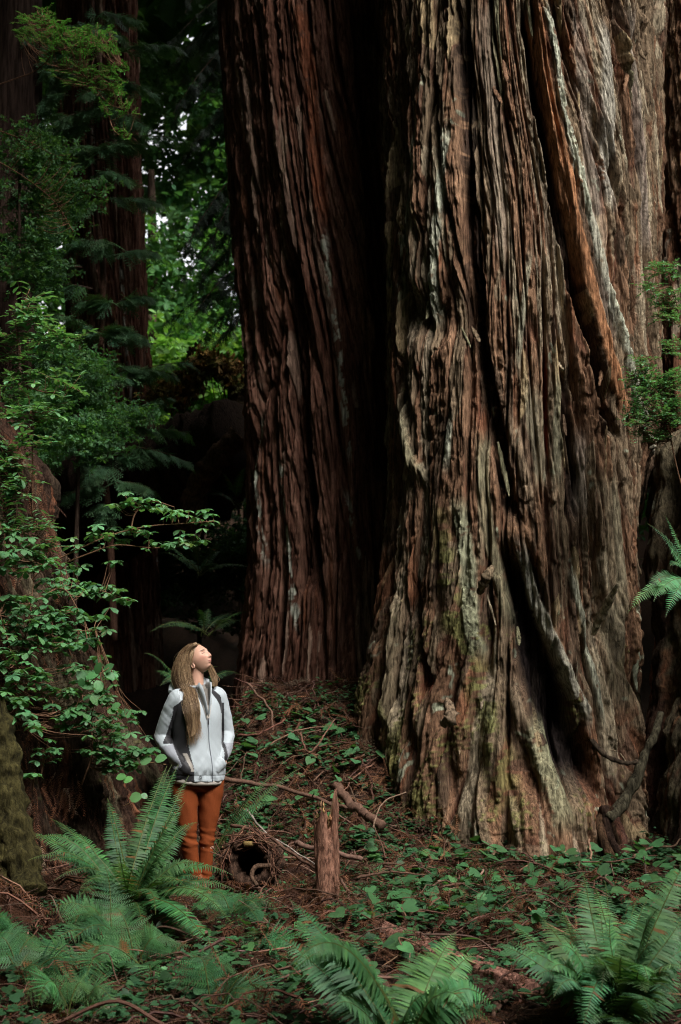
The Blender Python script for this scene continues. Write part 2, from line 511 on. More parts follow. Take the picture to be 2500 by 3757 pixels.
def t_lady(n=15):
    it = []
    for i in range(n):
        t = (i + .6) / n; L = .135 * (1 - t) ** .75 * min(1, (t + .12) * 6) + .012
        for sd in (1, -1):
            v = np.array([[0, -.18, 0], [.35, -.24, 0], [.8, -.13, 0], [1, 0, -.1], [.8, .13, 0], [.35, .24, 0], [0, .18, 0]]) * [1, .75, 1]
            v = v * [L, min(L * .8, 1.15 / n), L]
            v = v @ rotz(sd * 1.12).T + [t, 0, -.13 * t * t]
            it.append((v, [np.array([[0, 1, 5, 6], [1, 2, 4, 5]]), np.array([[2, 3, 4]])]))
    it.append((np.array([[0, -.012, .0], [1, 0, -.13], [0, .012, .0], [.5, .01, -.03]]), [np.array([[0, 1, 3], [0, 3, 2]])]))
    return t_merge(it)
LADY = t_lady()

def t_spray(n=8, seed=0, needles=True):
    """flat conifer spray: side shoots with short needles, fan shaped"""
    r = np.random.default_rng(seed); it = []
    def shoot(p, a, L, k):
        x = np.linspace(0, 1, k + 1)
        w = .045 * L / (L + .15) + .012
        vs = []; T = []
        for i in range(k):
            for sd in (1, -1):
                b = len(vs); x0 = x[i] * L; dx = L / k
                vs += [[x0, 0, 0], [x0 + dx * .75, 0, 0], [x0 + dx * .85, sd * w * (1.25 - .55 * x[i]), -.01]]
                T.append([b, b + 1, b + 2] if sd > 0 else [b + 1, b, b + 2])
        v = np.array(vs) @ rotz(a).T + p
        it.append((v, [np.array(T)]))
    shoot(np.zeros(3), 0, 1., 12)
    for i in range(n):
        t = .1 + .8 * i / n
        for sd in (1, -1):
            L = (.42 * (1 - t) + .10) * (.7 + .5 * r.random())
            shoot(np.array([t + .03 * sd, 0, -.03 * t]), sd * (.75 + .3 * r.random()), L, max(3, int(L * 14)))
    V, F = t_merge(it); V[:, 2] -= .25 * V[:, 0] ** 2 + .35 * V[:, 1] ** 2
    return V, F
SPRAYS = [t_spray(6 + i, 30 + i) for i in range(3)]

def t_twig(seed):
    """a single dead redwood shoot with needles"""
    r = np.random.default_rng(seed); vs = []; T = []; k = 11
    b = .5 * (r.random() - .5)
    for i in range(k):
        x0 = i / k
        for sd in (1, -1):
            n = len(vs); h = .15 * (1 - .5 * x0) * (.6 + .6 * r.random()); lean = .10 + .06 * r.random()
            vs += [[x0 - .012, b * x0 ** 2, -.25 * x0 ** 2], [x0 + .035, b * (x0 + .03) ** 2, -.25 * x0 ** 2], [x0 + lean, b * x0 ** 2 + sd * h, -.25 * x0 ** 2 - .03 + .08 * (r.random() - .5)]]
            T.append([n, n + 1, n + 2])
    for i in range(k):
        n = len(vs); x0, x1 = i / k, (i + 1) / k
        vs += [[x0, b * x0 ** 2 - .012, -.25 * x0 ** 2 + .01], [x1, b * x1 ** 2 - .01, -.25 * x1 ** 2 + .01], [x0, b * x0 ** 2 + .012, -.25 * x0 ** 2 + .01]]
        T.append([n, n + 1, n + 2])
    return np.array(vs), [np.array(T)]
TWIGS = [t_twig(50 + i) for i in range(5)]

def t_clump(seed, k=9):
    r = np.random.default_rng(seed); it = []
    for i in range(k):
        v, F = t_leaf(.55)
        v = v * (.35 + .35 * r.random()); v = v @ roty(r.normal(0, .5)).T @ rotz(r.random() * 6.28).T + r.normal(0, .25, 3) * [1, 1, .35]
        it.append((v, F))
    return t_merge(it)
CLUMPS = [t_clump(70 + i) for i in range(4)]

def rand_basis(n, tilt=.4, rng=RNG):
    """n frames whose normal is about up"""
    a = rng.random(n) * 2 * np.pi
    d = np.stack([np.cos(a), np.sin(a), rng.normal(0, tilt * .6, n)], -1)
    nn = np.stack([rng.normal(0, tilt, n), rng.normal(0, tilt, n), np.ones(n)], -1)
    return basis(d, nn)

def tone(base, n, v=.25, rng=RNG, hue=.08):
    b = np.array(base)[None] * np.exp(rng.normal(0, v, (n, 1)))
    return b * np.exp(rng.normal(0, hue, (n, 3)) * [1, .4, 1])

LIGHTSIDE = unit(np.array([.35, -.75, .65]))

def frond(parent, root, tip, lift, width, mat, kind='sword', col=(.045, .13, .04), twist=.5, n=None, rachis=(.09, .11, .03), bare=.16, name='frond', sag=0.):
    root = np.asarray(root, float); tip = np.asarray(tip, float)
    ctrl = root + .52 * (tip - root) + np.array([0, 0, lift])
    P = bez(root, ctrl, tip, 64); tt = np.linspace(0, 1, 64)
    P[:, 2] -= sag * ss((tt - .6) / .4) ** 2
    j = RNG.normal(0, .012, 3); P = P + np.sin(tt * 5 + RNG.random() * 6)[:, None] * j
    T = unit(np.gradient(P, axis=0)); L = np.linalg.norm(np.diff(P, axis=0), axis=1).sum()
    up = np.array([0, 0, 1.])
    N0 = unit(up - T * (T @ up)[:, None] + 1e-4)
    Nn = unit((1 - twist) * N0 + twist * (LIGHTSIDE - T * (T @ LIGHTSIDE)[:, None]))
    Lt = unit(np.cross(Nn, T))
    mb = MB()
    R = np.linspace(.0042, .0012, 64) * (.7 + L * .5)
    V, F = tube(P, R, 4); mb.add(V, F, np.array(rachis))
    if n is None: n = int(L * (46 if kind == 'sword' else 24)) + 6
    t = np.linspace(bare, .995, n)
    f = (np.clip((t - bare + .03) / .16, 0, 1) ** .6) * np.clip(1 - ((t - .34) / .67).clip(0) ** 1.5, 0.03, 1) if kind == 'sword' else \
        (np.clip((t - bare + .06) / .10, 0, 1)) * np.clip(1.06 - ((t - bare) / (1 - bare)) ** 1.05, .02, 1)
    fi = t * 63; i0 = np.clip(fi.astype(int), 0, 62); fr = (fi - i0)[:, None]
    pos = P[i0] * (1 - fr) + P[i0 + 1] * fr
    for sd in (1, -1):
        lean = (.16 + .55 * t ** 3 if kind == 'sword' else .22 + .4 * t)[:, None] + RNG.normal(0, .05, (n, 1))
        d = unit(sd * Lt[i0] + T[i0] * lean - Nn[i0] * (.12 + RNG.normal(0, .08, (n, 1))))
        nn = unit(Nn[i0] + RNG.normal(0, .10, (n, 3)))
        B = basis(d, nn); B[:, :, 1] *= sd
        ln = width * f * (1 + RNG.normal(0, .06, n)) * (RNG.random(n) > .012)
        if kind == 'sword':
            wd = np.minimum(ln, L * .86 / n * 6.2) * 1.0
            sc = np.stack([ln, np.maximum(wd, ln * .55), ln], -1)
        else:
            sc = np.stack([ln, ln, ln], -1)
        c = tone(col, n, .16) * (.88 + .25 * t)[:, None]
        brown = RNG.random(n) < .012 + .05 * (RNG.random() < .15)
        c[brown] = [.16, .085, .03]
        inst(mb, *((PINNA if kind == 'sword' else LADY)), pos, B, sc, c)
    return mb.build(name, mat, parent, smooth=False)

def fern(label, group, root, tips, kind='sword', width=.10, lift=.25, col=(.045, .13, .04), name='sword_fern', mat='fern', twist=.5, jitter=0, cat='fern'):
    e = thing(name, root, label, cat, group)
    e.location = root
    r0 = np.asarray(root, float)
    for tp in tips:
        tip, lf, wd = tp[0], (tp[1] if len(tp) > 1 and tp[1] is not None else lift), (tp[2] if len(tp) > 2 else width)
        rt = RNG.normal(0, .025, 3) * [1, 1, .3]
        frond(e, rt, np.asarray(tip) - r0, lf, wd, M[mat], kind, np.array(col) * np.exp(RNG.normal(0, .22)) * np.exp(RNG.normal(0, .10, 3) * [1.3, .3, .6]), twist * (.7 + .5 * RNG.random()))
    return e

def sphere_tips(root, n, L, up=(.25, .75), az=(0, 6.283), seed=1):
    r = np.random.default_rng(seed); out = []
    for i in range(n):
        a = az[0] + (az[1] - az[0]) * (i + r.random() * .8) / n; l = L * (.7 + .5 * r.random()); u = up[0] + (up[1] - up[0]) * r.random()
        out.append((np.asarray(root) + l * np.array([math.cos(a) * math.sqrt(1 - u * u), math.sin(a) * math.sqrt(1 - u * u), u]), l * .3))
    return out
# ------------------------------------------------------------------ person
def fuse(parts, voxel, smooth_it=3):
    """one continuous surface from overlapping closed shapes"""
    mb = MB()
    for V, F in parts: mb.add(V, F, (1, 1, 1))
    V, F, C = mb.arrays()
    me = mesh_data('fuse_tmp', V, F)
    o = bpy.data.objects.new('fuse_tmp', me); COL.objects.link(o)
    m = o.modifiers.new('r', 'REMESH'); m.mode = 'VOXEL'; m.voxel_size = voxel
    s = o.modifiers.new('s', 'SMOOTH'); s.iterations = smooth_it; s.factor = .5
    bpy.context.view_layer.update()
    dg = bpy.context.evaluated_depsgraph_get()
    ev = o.evaluated_get(dg); em = ev.to_mesh()
    n = len(em.vertices); co = np.empty(n * 3, np.float32); em.vertices.foreach_get('co', co)
    no = np.empty(n * 3, np.float32); em.vertex_normals.foreach_get('vector', no)
    em.calc_loop_triangles(); k = len(em.loop_triangles); tri = np.empty(k * 3, np.int32); em.loop_triangles.foreach_get('vertices', tri)
    ev.to_mesh_clear(); bpy.data.objects.remove(o); bpy.data.meshes.remove(me)
    return co.reshape(-1, 3).astype(float), tri.reshape(-1, 3), no.reshape(-1, 3).astype(float)

def ering(c, a, b, yaw, k=40, sq=2.4, tilt=(0, 0)):
    t = np.linspace(0, 2 * np.pi, k, endpoint=False)
    x = a * np.sign(np.cos(t)) * np.abs(np.cos(t)) ** (2 / sq); y = b * np.sign(np.sin(t)) * np.abs(np.sin(t)) ** (2 / sq)
    cy, sy = math.cos(yaw), math.sin(yaw)
    X = c[0] + x * cy - y * sy; Y = c[1] + x * sy + y * cy
    return np.stack([X, Y, c[2] + tilt[0] * (X - c[0]) + tilt[1] * (Y - c[1])], -1)

def eloft(rows, k=40, sq=2.4, n=40):
    """rows of (z, cx, cy, a, b, yaw_deg, tiltx, tilty) -> loft"""
    R = smoothpath(np.array(rows, float), n)
    return loft([ering((r[1], r[2], r[0]), r[3], r[4], math.radians(r[5]), k, sq, (r[6], r[7])) for r in R])

def limb(P, R, n=26, k=18):
    Q = smoothpath(np.column_stack([np.array(P, float), np.array(R, float)]), n)
    return tube(Q[:, :3], Q[:, 3], k)

def seg_dist(V, A, B):
    d = B - A; t = np.clip(((V - A) @ d) / (d @ d), 0, 1)
    return np.linalg.norm(V - (A + t[:, None] * d), axis=1), t

HEAD_C = np.array([-.022, .02, 1.556])
HS = .93
_ya, _pi = math.radians(60), math.radians(31)
HF = np.array([math.sin(_ya) * math.cos(_pi), -math.cos(_ya) * math.cos(_pi), math.sin(_pi)])
HU = np.array([-math.sin(_ya) * math.sin(_pi), math.cos(_ya) * math.sin(_pi), math.cos(_pi)])
HL = np.cross(HU, HF)                     # her left
def h2w(p): p = np.asarray(p, float) * HS; return HEAD_C + p[..., :1] * HF + p[..., 1:2] * HL + p[..., 2:3] * HU

def head_shape():
    nu, nv = 150, 110
    u = np.linspace(0, np.pi, nv); v = np.linspace(0, 2 * np.pi, nu, endpoint=False)
    Uu, Vv = np.meshgrid(u, v, indexing='ij')
    f = np.sin(Uu) * np.cos(Vv); l = np.sin(Uu) * np.sin(Vv); h = np.cos(Uu)
    F = .093 * f; L = .074 * l; H = .115 * h
    front = np.clip(f, 0, 1)
    jaw = ss((-H - .005) / .11)
    L = L * (1 - .36 * jaw * (.4 + .6 * front))
    F = np.where(f < 0, F * (1 - .50 * jaw), F)
    F = F + .010 * jaw * front
    F = F * (1 + .06 * (f < 0) * ss((H + .02) / .08))
    g = lambda fh, sh, fl, sl: np.exp(-((H - fh) / sh) ** 2 - ((np.abs(L) - fl) / sl) ** 2) * ss(f * 3)
    ctr = np.exp(-(L / .0125) ** 2) * ss(f * 3)
    nose = np.interp(H, [-.046, -.040, -.034, -.026, -.012, .008, .024, .034], [0, .005, .017, .0205, .0165, .009, .0035, 0])
    F = F + nose * ctr
    F = F + .008 * g(-.032, .008, .012, .007)                      # nostril wings
    F = F - .014 * g(.015, .012, .031, .014) - .005 * g(.014, .02, .030, .02)   # eye sockets
    F = F + .006 * g(.014, .007, .032, .012)                       # lids
    F = F + .006 * g(.036, .010, .024, .022)                       # brow
    F = F + .006 * g(-.020, .022, .042, .018)                      # cheekbone
    F = F + .0065 * np.exp(-((H + .058) / .0055) ** 2 - (L / .020) ** 2) * ss(f * 3)
    F = F + .0070 * np.exp(-((H + .070) / .0060) ** 2 - (L / .018) ** 2) * ss(f * 3)
    F = F - .0035 * np.exp(-((H + .064) / .0022) ** 2 - (L / .022) ** 2) * ss(f * 3)
    F = F - .005 * np.exp(-((H + .083) / .007) ** 2 - (L / .02) ** 2) * ss(f * 3)
    F = F + .010 * np.exp(-((H + .100) / .014) ** 2 - (L / .022) ** 2) * ss(f * 3)
    H = np.where(H < 0, H * .89, H)
    P = np.stack([F, L, H], -1)
    rings = h2w(P[1:-1])
    return loft(rings)

def ear(side):
    v, F = loft([ering((0, 0, 0), .001, .001, 0, 16)] + [ering((0, 0, z), .017 * s, .028 * s, 0, 16) for z, s in ((.002, .7), (.006, 1.), (.012, 1.02), (.016, .8), (.011, .45))])
    v = v @ np.array([[1, 0, 0], [0, 0, 1], [0, 1, 0.]])          # x fwd, z -> lateral, y -> up
    v = v * [.85, side, .9] + [-.030, side * .060, -.032]
    return h2w(v), F

def build_person(loc):
    e = None
    r = np.random.default_rng(3)
    YW = 36
    # --- skeleton points (x to the right of the picture, y away, z up)
    shR, elR, wrR, haR = np.array([-.160, -.090, 1.292]), np.array([-.262, -.03, 1.02]), np.array([-.135, -.125, .885]), np.array([-.075, -.145, .835])
    shL, elL, wrL, haL = np.array([.100, .095, 1.300]), np.array([.160, .135, 1.045]), np.array([.150, .02, .905]), np.array([.105, -.04, .845])
    hipR, knR, anR = np.array([-.115, -.045, .74]), np.array([-.078, -.065, .38]), np.array([-.034, -.045, .055])
    hipL, knL, anL = np.array([.060, .045, .74]), np.array([.045, .02, .38]), np.array([.030, .015, .055])
    # --- body: one surface
    parts = [head_shape(), ear(1), ear(-1)]
    parts.append(limb([(-.045, .03, 1.30), (-.040, .025, 1.40), (-.035, .022, 1.47), (-.030, .02, 1.54)], [.062, .050, .046, .05]))
    parts.append(eloft([(.72, -.03, 0, .155, .105, YW, 0, 0), (.86, -.03, 0, .15, .10, YW, 0, 0), (1.0, -.025, 0, .125, .088, YW, 0, 0), (1.15, -.03, 0, .145, .10, YW, 0, 0), (1.28, -.035, .005, .16, .09, YW, 0, 0), (1.345, -.04, .012, .13, .06, YW, 0, 0), (1.37, -.04, .015, .06, .04, YW, 0, 0)]))
    for a, b, c, h in ((shR, elR, wrR, haR), (shL, elL, wrL, haL)):
        parts.append(limb([a, (a + b) / 2, b, (b + c) / 2, c, c + .3 * (h - c)], [.048, .042, .036, .034, .025, .024]))
        d = unit(h - c); lat = unit(np.cross(d, [0, -1, .2])); out = np.cross(lat, d)
        parts.append(limb([c, c + d * .035, c + d * .075], [.022, .030, .028]))
        for i, (o, ln) in enumerate(((-.026, .055), (-.009, .066), (.009, .062), (.026, .048))):
            s = c + d * .07 + lat * o
            parts.append(limb([s, s + d * ln * .45 - out * .004, s + d * ln * .8 - out * .016, s + d * ln - out * .028], [.0095, .009, .0082, .007], 10, 8))
        s = c + d * .025 - lat * .026
        parts.append(limb([s, s + d * .022 - lat * .018, s + d * .05 - lat * .022], [.011, .0105, .008], 8, 8))
    for a, b, c in ((hipR, knR, anR), (hipL, knL, anL)):
        parts.append(limb([a, (a + b) / 2, b, b * .6 + c * .4, c, c + [.03, -.06, -.03]], [.075, .066, .048, .046, .034, .03]))
    V, F, Nn = fuse(parts, .0032, 2)
    # colours in head space
    q = (V - HEAD_C) / HS; hf, hl, hu = q @ HF, q @ HL, q @ HU
    hu = np.where(hu < 0, hu / .89, hu)
    C = np.tile(np.array([.50, .285, .205]), (len(V), 1))
    isf = (hf > .02)
    def paint(m, c): C[:] = lerp(C, np.array(c), np.clip(m, 0, 1)[:, None])
    ell = lambda u0, su, l0, sl: np.exp(-((hu - u0) / su) ** 2 - ((np.abs(hl) - l0) / sl) ** 2) * isf
    paint(.45 * ell(-.02, .02, .045, .022), [.52, .20, .15])
    paint(.4 * ell(-.026, .010, 0, .013), [.52, .20, .15])
    paint(.95 * ss(2 * np.exp(-((hu - .035 + .10 * (np.abs(hl) - .03) ** 1) / .0050) ** 2 - ((np.abs(hl) - .031) / .017) ** 4) * isf - .4), [.13, .07, .045])
    paint(1.0 * ss(2 * np.exp(-((hu - .0135) / .0052) ** 2 - ((np.abs(hl) - .031) / .0125) ** 4) * isf - .5), [.09, .055, .045])
    paint(.8 * ss(2 * np.exp(-((hu + .0645) / .0075) ** 2 - (hl / .020) ** 4) * isf - .5), [.40, .13, .12])
    paint(.9 * ss(2 * np.exp(-((hu + .0642) / .0022) ** 2 - (hl / .021) ** 4) * isf - .5), [.14, .04, .04])
    body = put('person', V, F, M['skin'], C, None, label='woman in pale jacket and rust trousers looking up, hands in her pockets', cat='person')
    body.location = loc
    # --- jacket
    hem = lambda x: 0.0
    rows = [(.742, -.026, 0, .192, .140, YW, -.06, .02), (.77, -.027, 0, .196, .143, YW, -.05, 0), (.83, -.028, -.004, .198, .150, YW, -.03, 0), (.90, -.026, -.004, .184, .140, YW, 0, 0),
            (1.0, -.026, 0, .172, .126, YW, 0, 0), (1.08, -.028, 0, .173, .128, YW, 0, 0), (1.17, -.03, 0, .173, .132, YW, 0, 0), (1.25, -.034, .004, .182, .122, YW, 0, 0),
            (1.305, -.037, .008, .178, .102, YW, 0, 0), (1.34, -.040, .012, .148, .086, YW, 0, 0), (1.365, -.042, .016, .100, .074, YW, 0, 0), (1.385, -.042, .018, .074, .066, YW, 0, 0)]
    tor = eloft(rows, 64, 2.3, 60)
    JP = [tor]
    fold = lambda P, R, n: limb(P, R, n, 20)
    armR = [shR + [.02, .0, .01], shR, shR * .6 + elR * .4 + [-.012, 0, .005], elR + [-.002, .004, .03], elR, elR * .55 + wrR * .45 + [-.005, 0, -.012], wrR, wrR + .55 * (haR - wrR)]
    armL = [shL + [-.02, 0, .01], shL, shL * .6 + elL * .4 + [.010, 0, .0], elL + [.0, .0, .03], elL, elL * .55 + wrL * .45 + [.010, 0, 0], wrL, wrL + .4 * (haL - wrL)]
    JP.append(limb(armR, [.057, .063, .057, .053, .057, .051, .047, .043], 40, 24))
    JP.append(limb(armL, [.057, .063, .056, .052, .054, .049, .044, .038], 40, 24))
    for a, b in ((wrR, haR), (wrL, haL)):                         # pocket bulges over the hands
        JP.append(limb([a + .4 * (b - a) + [0, -.004, -.005], b + [0, .004, -.012], b + .5 * (b - a) + [.01, .012, -.02]], [.050, .050, .034], 12, 18))
    # hood bunched behind the neck
    JP.append(limb([(-.215, -.02, 1.335), (-.19, .06, 1.375), (-.10, .115, 1.40), (-.01, .11, 1.395), (.05, .07, 1.375)], [.018, .038, .044, .040, .022], 26, 16))
    V, F, Nn = fuse(JP, .0050, 2)
    yw = math.radians(YW)
    fx = np.array([math.cos(yw), math.sin(yw), 0]); fy = np.array([math.sin(yw), -math.cos(yw), 0])   # her left, her front
    p = V - np.array([-.03, 0, 0]); a = p @ fx; b = p @ fy; z = V[:, 2]
    dR = np.minimum(seg_dist(V, shR, elR)[0], seg_dist(V, elR, wrR)[0]); dL = np.minimum(seg_dist(V, shL, elL)[0], seg_dist(V, elL, wrL)[0])
    inR = (dR < .075) & (V[:, 0] < np.interp(z, [.85, 1.0, 1.2, 1.3, 1.36], [-.11, -.19, -.185, -.165, -.16])); inL = (dL < .072) & (a > np.interp(z, [.85, 1.0, 1.2, 1.3, 1.36], [.165, .165, .162, .15, .14]))
    arm = inR | inL
    # wrinkles
    w = np.zeros(len(V))
    w += arm * .0032 * perlin(a * 5 + z * 5, z * 19 - 13 * V[:, 0], 5) * (.6 + ss((1.12 - z) / .1))
    w += arm * .002 * perlin(V[:, 0] * 19 + z * 15, z * 26 + 24 * V[:, 0], 6)
    w += (~arm) * .009 * perlin(np.abs(a) * 19 + z * 13, z * 4, 7) * ss((1.08 - z) / .2)
    w += (~arm) * .003 * perlin(a * 26 + z * 18, z * 14, 8) * ss((1.0 - z) / .2)
    w += (~arm) * .003 * perlin(a * 9, z * 8, 9)
    zip_a = np.interp(z, [.74, .9, 1.17], [.042, .025, .005])
    w += .004 * np.exp(-((a - zip_a) / .010) ** 2) * (b > 0) * (z < 1.18)
    w -= .003 * np.exp(-((z - .775 + .05 * a) / .004) ** 2) * (b > 0) * (~arm)
    V = V + Nn * w[:, None]
    pale = np.array([.365, .405, .432]); black = np.array([.016, .015, .018]); grey = np.array([.255, .265, .295]); knit = np.array([.50, .45, .40])
    C = np.tile(pale, (len(V), 1)); set_ = lambda m, c: C.__setitem__(m, c)
    zz = np.array([.70, .80, .90, 1.0, 1.1, 1.18, 1.26, 1.31, 1.345])
    lim = np.interp(z, zz, [.088, .098, .115, .125, .128, .126, .112, .095, .10])
    sideR = (~arm) & (a < -lim) & (z < 1.275 + .9 * (a + .165))
    sideL = (~arm) & (a > lim + .025) & (z < 1.25) & (z > .86)
    set_(sideR | sideL, black)
    # black yoke stripe from collar over the chest to the far armpit
    yk = (~arm) & (a > 0) & (b > -.03) & (np.abs(a - np.interp(z, [1.20, 1.25, 1.29, 1.33, 1.365], [.168, .155, .132, .098, .072])) < np.interp(z, [1.2, 1.3, 1.36], [.034, .034, .020])) & (z > 1.19) & (z < 1.365)
    set_(yk, black)
    set_(inL & (V[:, 0] < .150) & (z < 1.26), black)
    set_(inR & (V[:, 0] > -.215 + .35 * np.clip(z - 1.1, -.1, .15)) & (z < 1.22) & (z > .99), black)
    tR = seg_dist(V, elR, wrR); tL = seg_dist(V, elL, wrL)
    set_(inR & (tR[0] < .075) & (tR[1] > .10) & (z < .985 + .22 * (V[:, 0] + .2)) & (z > .80), grey)
    set_(inL & (tL[1] > .35) & (z < .985), grey)
    set_((~arm) & (b > -.02) & (np.abs(a) < .075) & (z > 1.338), knit * .35)  # neck opening in darkened knit, collar shade put into the colour
    # knit lined pocket mouth
    pk = (~arm) & (b > .02) & (np.abs(a + .128 + .30 * (z - .87)) < .011) & (z > .81) & (z < .93)
    set_(pk, knit * .62)
    put('jacket', V, F, M['jacket'], C, body, label='pale blue grey rain jacket with black side panels')
    jac = [c for c in body.children if c.name.startswith('jacket')][0]
    def surf_pt(aa, zc, off=.006):
        """front point of the jacket at lateral a, height z"""
        k = (np.abs(a - aa) < .012) & (np.abs(z - zc) < .012) & (b > 0)
        bb = (V[k] - np.array([-.03, 0, 0])) @ fy
        return np.array([-.03, 0, 0]) + fx * aa + fy * (bb.max() + off if len(bb) else .13) + np.array([0, 0, zc])
    # zip
    zs = np.linspace(.735, 1.165, 30)
    ZP = np.array([surf_pt(float(np.interp(q_, [.74, .9, 1.17], [.042, .025, .005])), q_, .001) for q_ in zs])
    ZP[1:-1] = (ZP[:-2] + ZP[1:-1] + ZP[2:]) / 3
    v, f = tube(ZP, .0032, 6); put('zip', v, f, M['jacket'], np.array([.22, .24, .27]), jac)
    v, f = limb([ZP[-1], ZP[-1] + fy * .008 - [0, 0, .02], ZP[-1] + fy * .008 - [0, 0, .045]], [.004, .0035, .003], 8, 6); put('zip_pull', v, f, M['jacket'], np.array([.05, .05, .06]), jac)
    ec = surf_pt(-.055, .772, .002); tt = np.linspace(0, 2 * np.pi, 17)
    v, f = tube(ec + np.outer(np.cos(tt), fx) * .0095 + np.outer(np.sin(tt), [0, 0, 1]) * .0095, .0016, 4); put('emblem', v, f, M['jacket'], np.array([.04, .045, .05]), jac)
    # collar: open stand collar, its two edges run down to the zip
    def flap(sd):
        rows_ = []
        for t in np.linspace(0, 1, 18):
            ang = lerp(.2, math.pi / 2 + .35 if sd > 0 else math.pi / 2 + .35, t)
            rr = lerp(.078, .070, t)
            base = np.array([-.040, .012, 0]) + fx * (sd * rr * math.cos(ang - .35)) * 1.05 + fy * rr * math.sin(ang - .35) * 1.0
            zb = lerp(1.368, 1.335, t); top = lerp(1.425, 1.405, t) - (.035 * ss(t * 3) if sd < 0 else 0)
            if t > .75:
                zb = lerp(1.335, 1.17, (t - .75) / .25); g = surf_pt(sd * lerp(.045, .006, (t - .75) / .25), zb, .004); base = g
                top = lerp(1.405, 1.20, ((t - .75) / .25) ** 1.6)
            o1 = base * [1, 1, 0] + [0, 0, zb]; outw = unit(base * [1, 1, 0] - np.array([-.04, .012, 0]))
            rows_.append([o1, (o1 * .5 + (base * [1, 1, 0] + [0, 0, top]) * .5) + outw * .010, base * [1, 1, 0] + [0, 0, top] + outw * .012 + fy * .01 * (t > .6), base * [1, 1, 0] + [0, 0, top] + outw * .004, o1 - outw * .006])
        return loft(np.array(rows_))
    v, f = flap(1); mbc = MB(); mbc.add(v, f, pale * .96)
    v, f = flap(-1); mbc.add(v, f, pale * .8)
    mbc.build('collar', M['jacket'], jac)
    # --- sweater: knit hem under the jacket, rolled neck inside the collar
    mbk = MB()
    R = [ering((-.028, .0, zc), a_, b_, yw, 56, 2.3, (-.10, .05)) for zc, a_, b_ in ((.79, .185, .133), (.742, .190, .137), (.722, .186, .134), (.722, .178, .127))]
    v, f = loft(R, False); mbk.add(v, f, knit)
    Vn = []
    for t in np.linspace(0, 1, 20):
        zc = lerp(1.16, 1.36, t); wdt = lerp(.012, .062, t)
        row = []
        for s_ in np.linspace(-1, 1, 9):
            g = surf_pt(float(np.clip(s_ * wdt + .005, -.07, .07)), min(zc, 1.335), .0035)
            if zc > 1.335: g = g + [0, 0, zc - 1.335] - fy * (zc - 1.335) * .5
            row.append(g)
        Vn.append(row)
    Vn = np.array(Vn); idx = np.arange(180).reshape(20, 9)
    Q = np.stack([idx[:-1, :-1], idx[:-1, 1:], idx[1:, 1:], idx[1:, :-1]], -1).reshape(-1, 4)
    cn = np.tile(knit * .28, (180, 1)); cn[(np.repeat(np.arange(20), 9) < 9)] = knit * .8  # upper insert darkened in colour to look shaded inside the collar
    swt = mbk.build('sweater', M['knit'], body)
    put('sweater_neck', Vn.reshape(-1, 3), Q, M['knit'], cn, swt)
    # --- trousers
    TP = [eloft([(.86, -.03, 0, .165, .115, YW, 0, 0), (.80, -.032, 0, .180, .125, YW, 0, 0), (.74, -.034, 0, .186, .128, YW, 0, 0), (.70, -.034, 0, .172, .120, YW, 0, 0), (.665, -.030, 0, .13, .09, YW, 0, 0)], 44, 2.3, 24)]
    TP.append(limb([hipR + [0, 0, .02], hipR * .7 + knR * .3, hipR * .3 + knR * .7, knR, knR * .65 + anR * .35, knR * .3 + anR * .7, anR + [0, 0, .035], anR + [.004, -.004, .005]], [.090, .092, .074, .061, .055, .049, .046, .049], 40, 26))
    TP.append(limb([hipL + [0, 0, .02], hipL * .7 + knL * .3, hipL * .3 + knL * .7, knL, knL * .65 + anL * .35, knL * .3 + anL * .7, anL + [0, 0, .035], anL + [.004, -.004, .005]], [.090, .090, .070, .058, .051, .045, .042, .044], 40, 26))
    V2, F2, N2 = fuse(TP, .0055, 3)
    z2 = V2[:, 2]; x2 = V2[:, 0]
    w = .014 * perlin(x2 * 8, z2 * 30 + 8 * x2, 15) * (np.exp(-((z2 - .34) / .07) ** 2) + 1.3 * np.exp(-((z2 - .06) / .07) ** 2)) + .006 * perlin(x2 * 16 + z2 * 5, z2 * 9, 16) + .006 * perlin(x2 * 12 + z2 * 9, z2 * 6, 17) * ss((z2 - .6) / .1)
    V2 = V2 + N2 * w[:, None]
    put('trousers', V2, F2, M['trousers'], np.array([.165, .037, .009]), body)
    # --- shoes
    for an, yaw in ((anR, 10), (anL, 38)):
        yy = math.radians(yaw); d = np.array([math.sin(yy), -math.cos(yy), 0])
        rows_ = []
        for t in np.linspace(0, 1, 14):
            c = an * [1, 1, 0] + d * lerp(-.06, .175, t); hh = np.interp(t, [0, .12, .35, .55, .8, 1], [.055, .085, .085, .06, .045, .02]); ww = np.interp(t, [0, .1, .5, .75, 1], [.02, .034, .040, .045, .018])
            k = 16; tt = np.linspace(0, 2 * np.pi, k, endpoint=False); lat = np.array([d[1], -d[0], 0])
            rows_.append(c + np.outer(np.cos(tt) * ww, lat) + np.outer((np.sin(tt) * .5 + .5) * hh, [0, 0, 1]))
        v, f = loft(rows_); c = np.tile(np.array([.16, .008, .016]), (len(v), 1)); c[v[:, 2] > .058] = [.40, .36, .30]; c[v[:, 2] < .014] = [.35, .33, .3]
        put('shoe', v, f, M['shoe'], c, body)
    # --- hair
    def zx(X, Yp): return np.array([(500 + .28 * X - 735) / 530., (3265 - (2340 + .28 * Yp)) / 530.])
    back = smoothpath([zx(*q_) for q_ in ((755, 128), (640, 180), (545, 270), (480, 400), (442, 560), (470, 680), (545, 780), (600, 880), (640, 1000), (680, 1150), (700, 1260), (718, 1350))], 60)
    front = smoothpath([zx(*q_) for q_ in ((785, 170), (735, 205), (704, 265), (704, 370), (722, 470), (738, 620), (770, 720), (800, 820), (838, 930), (850, 1060), (838, 1180), (800, 1300))], 60)
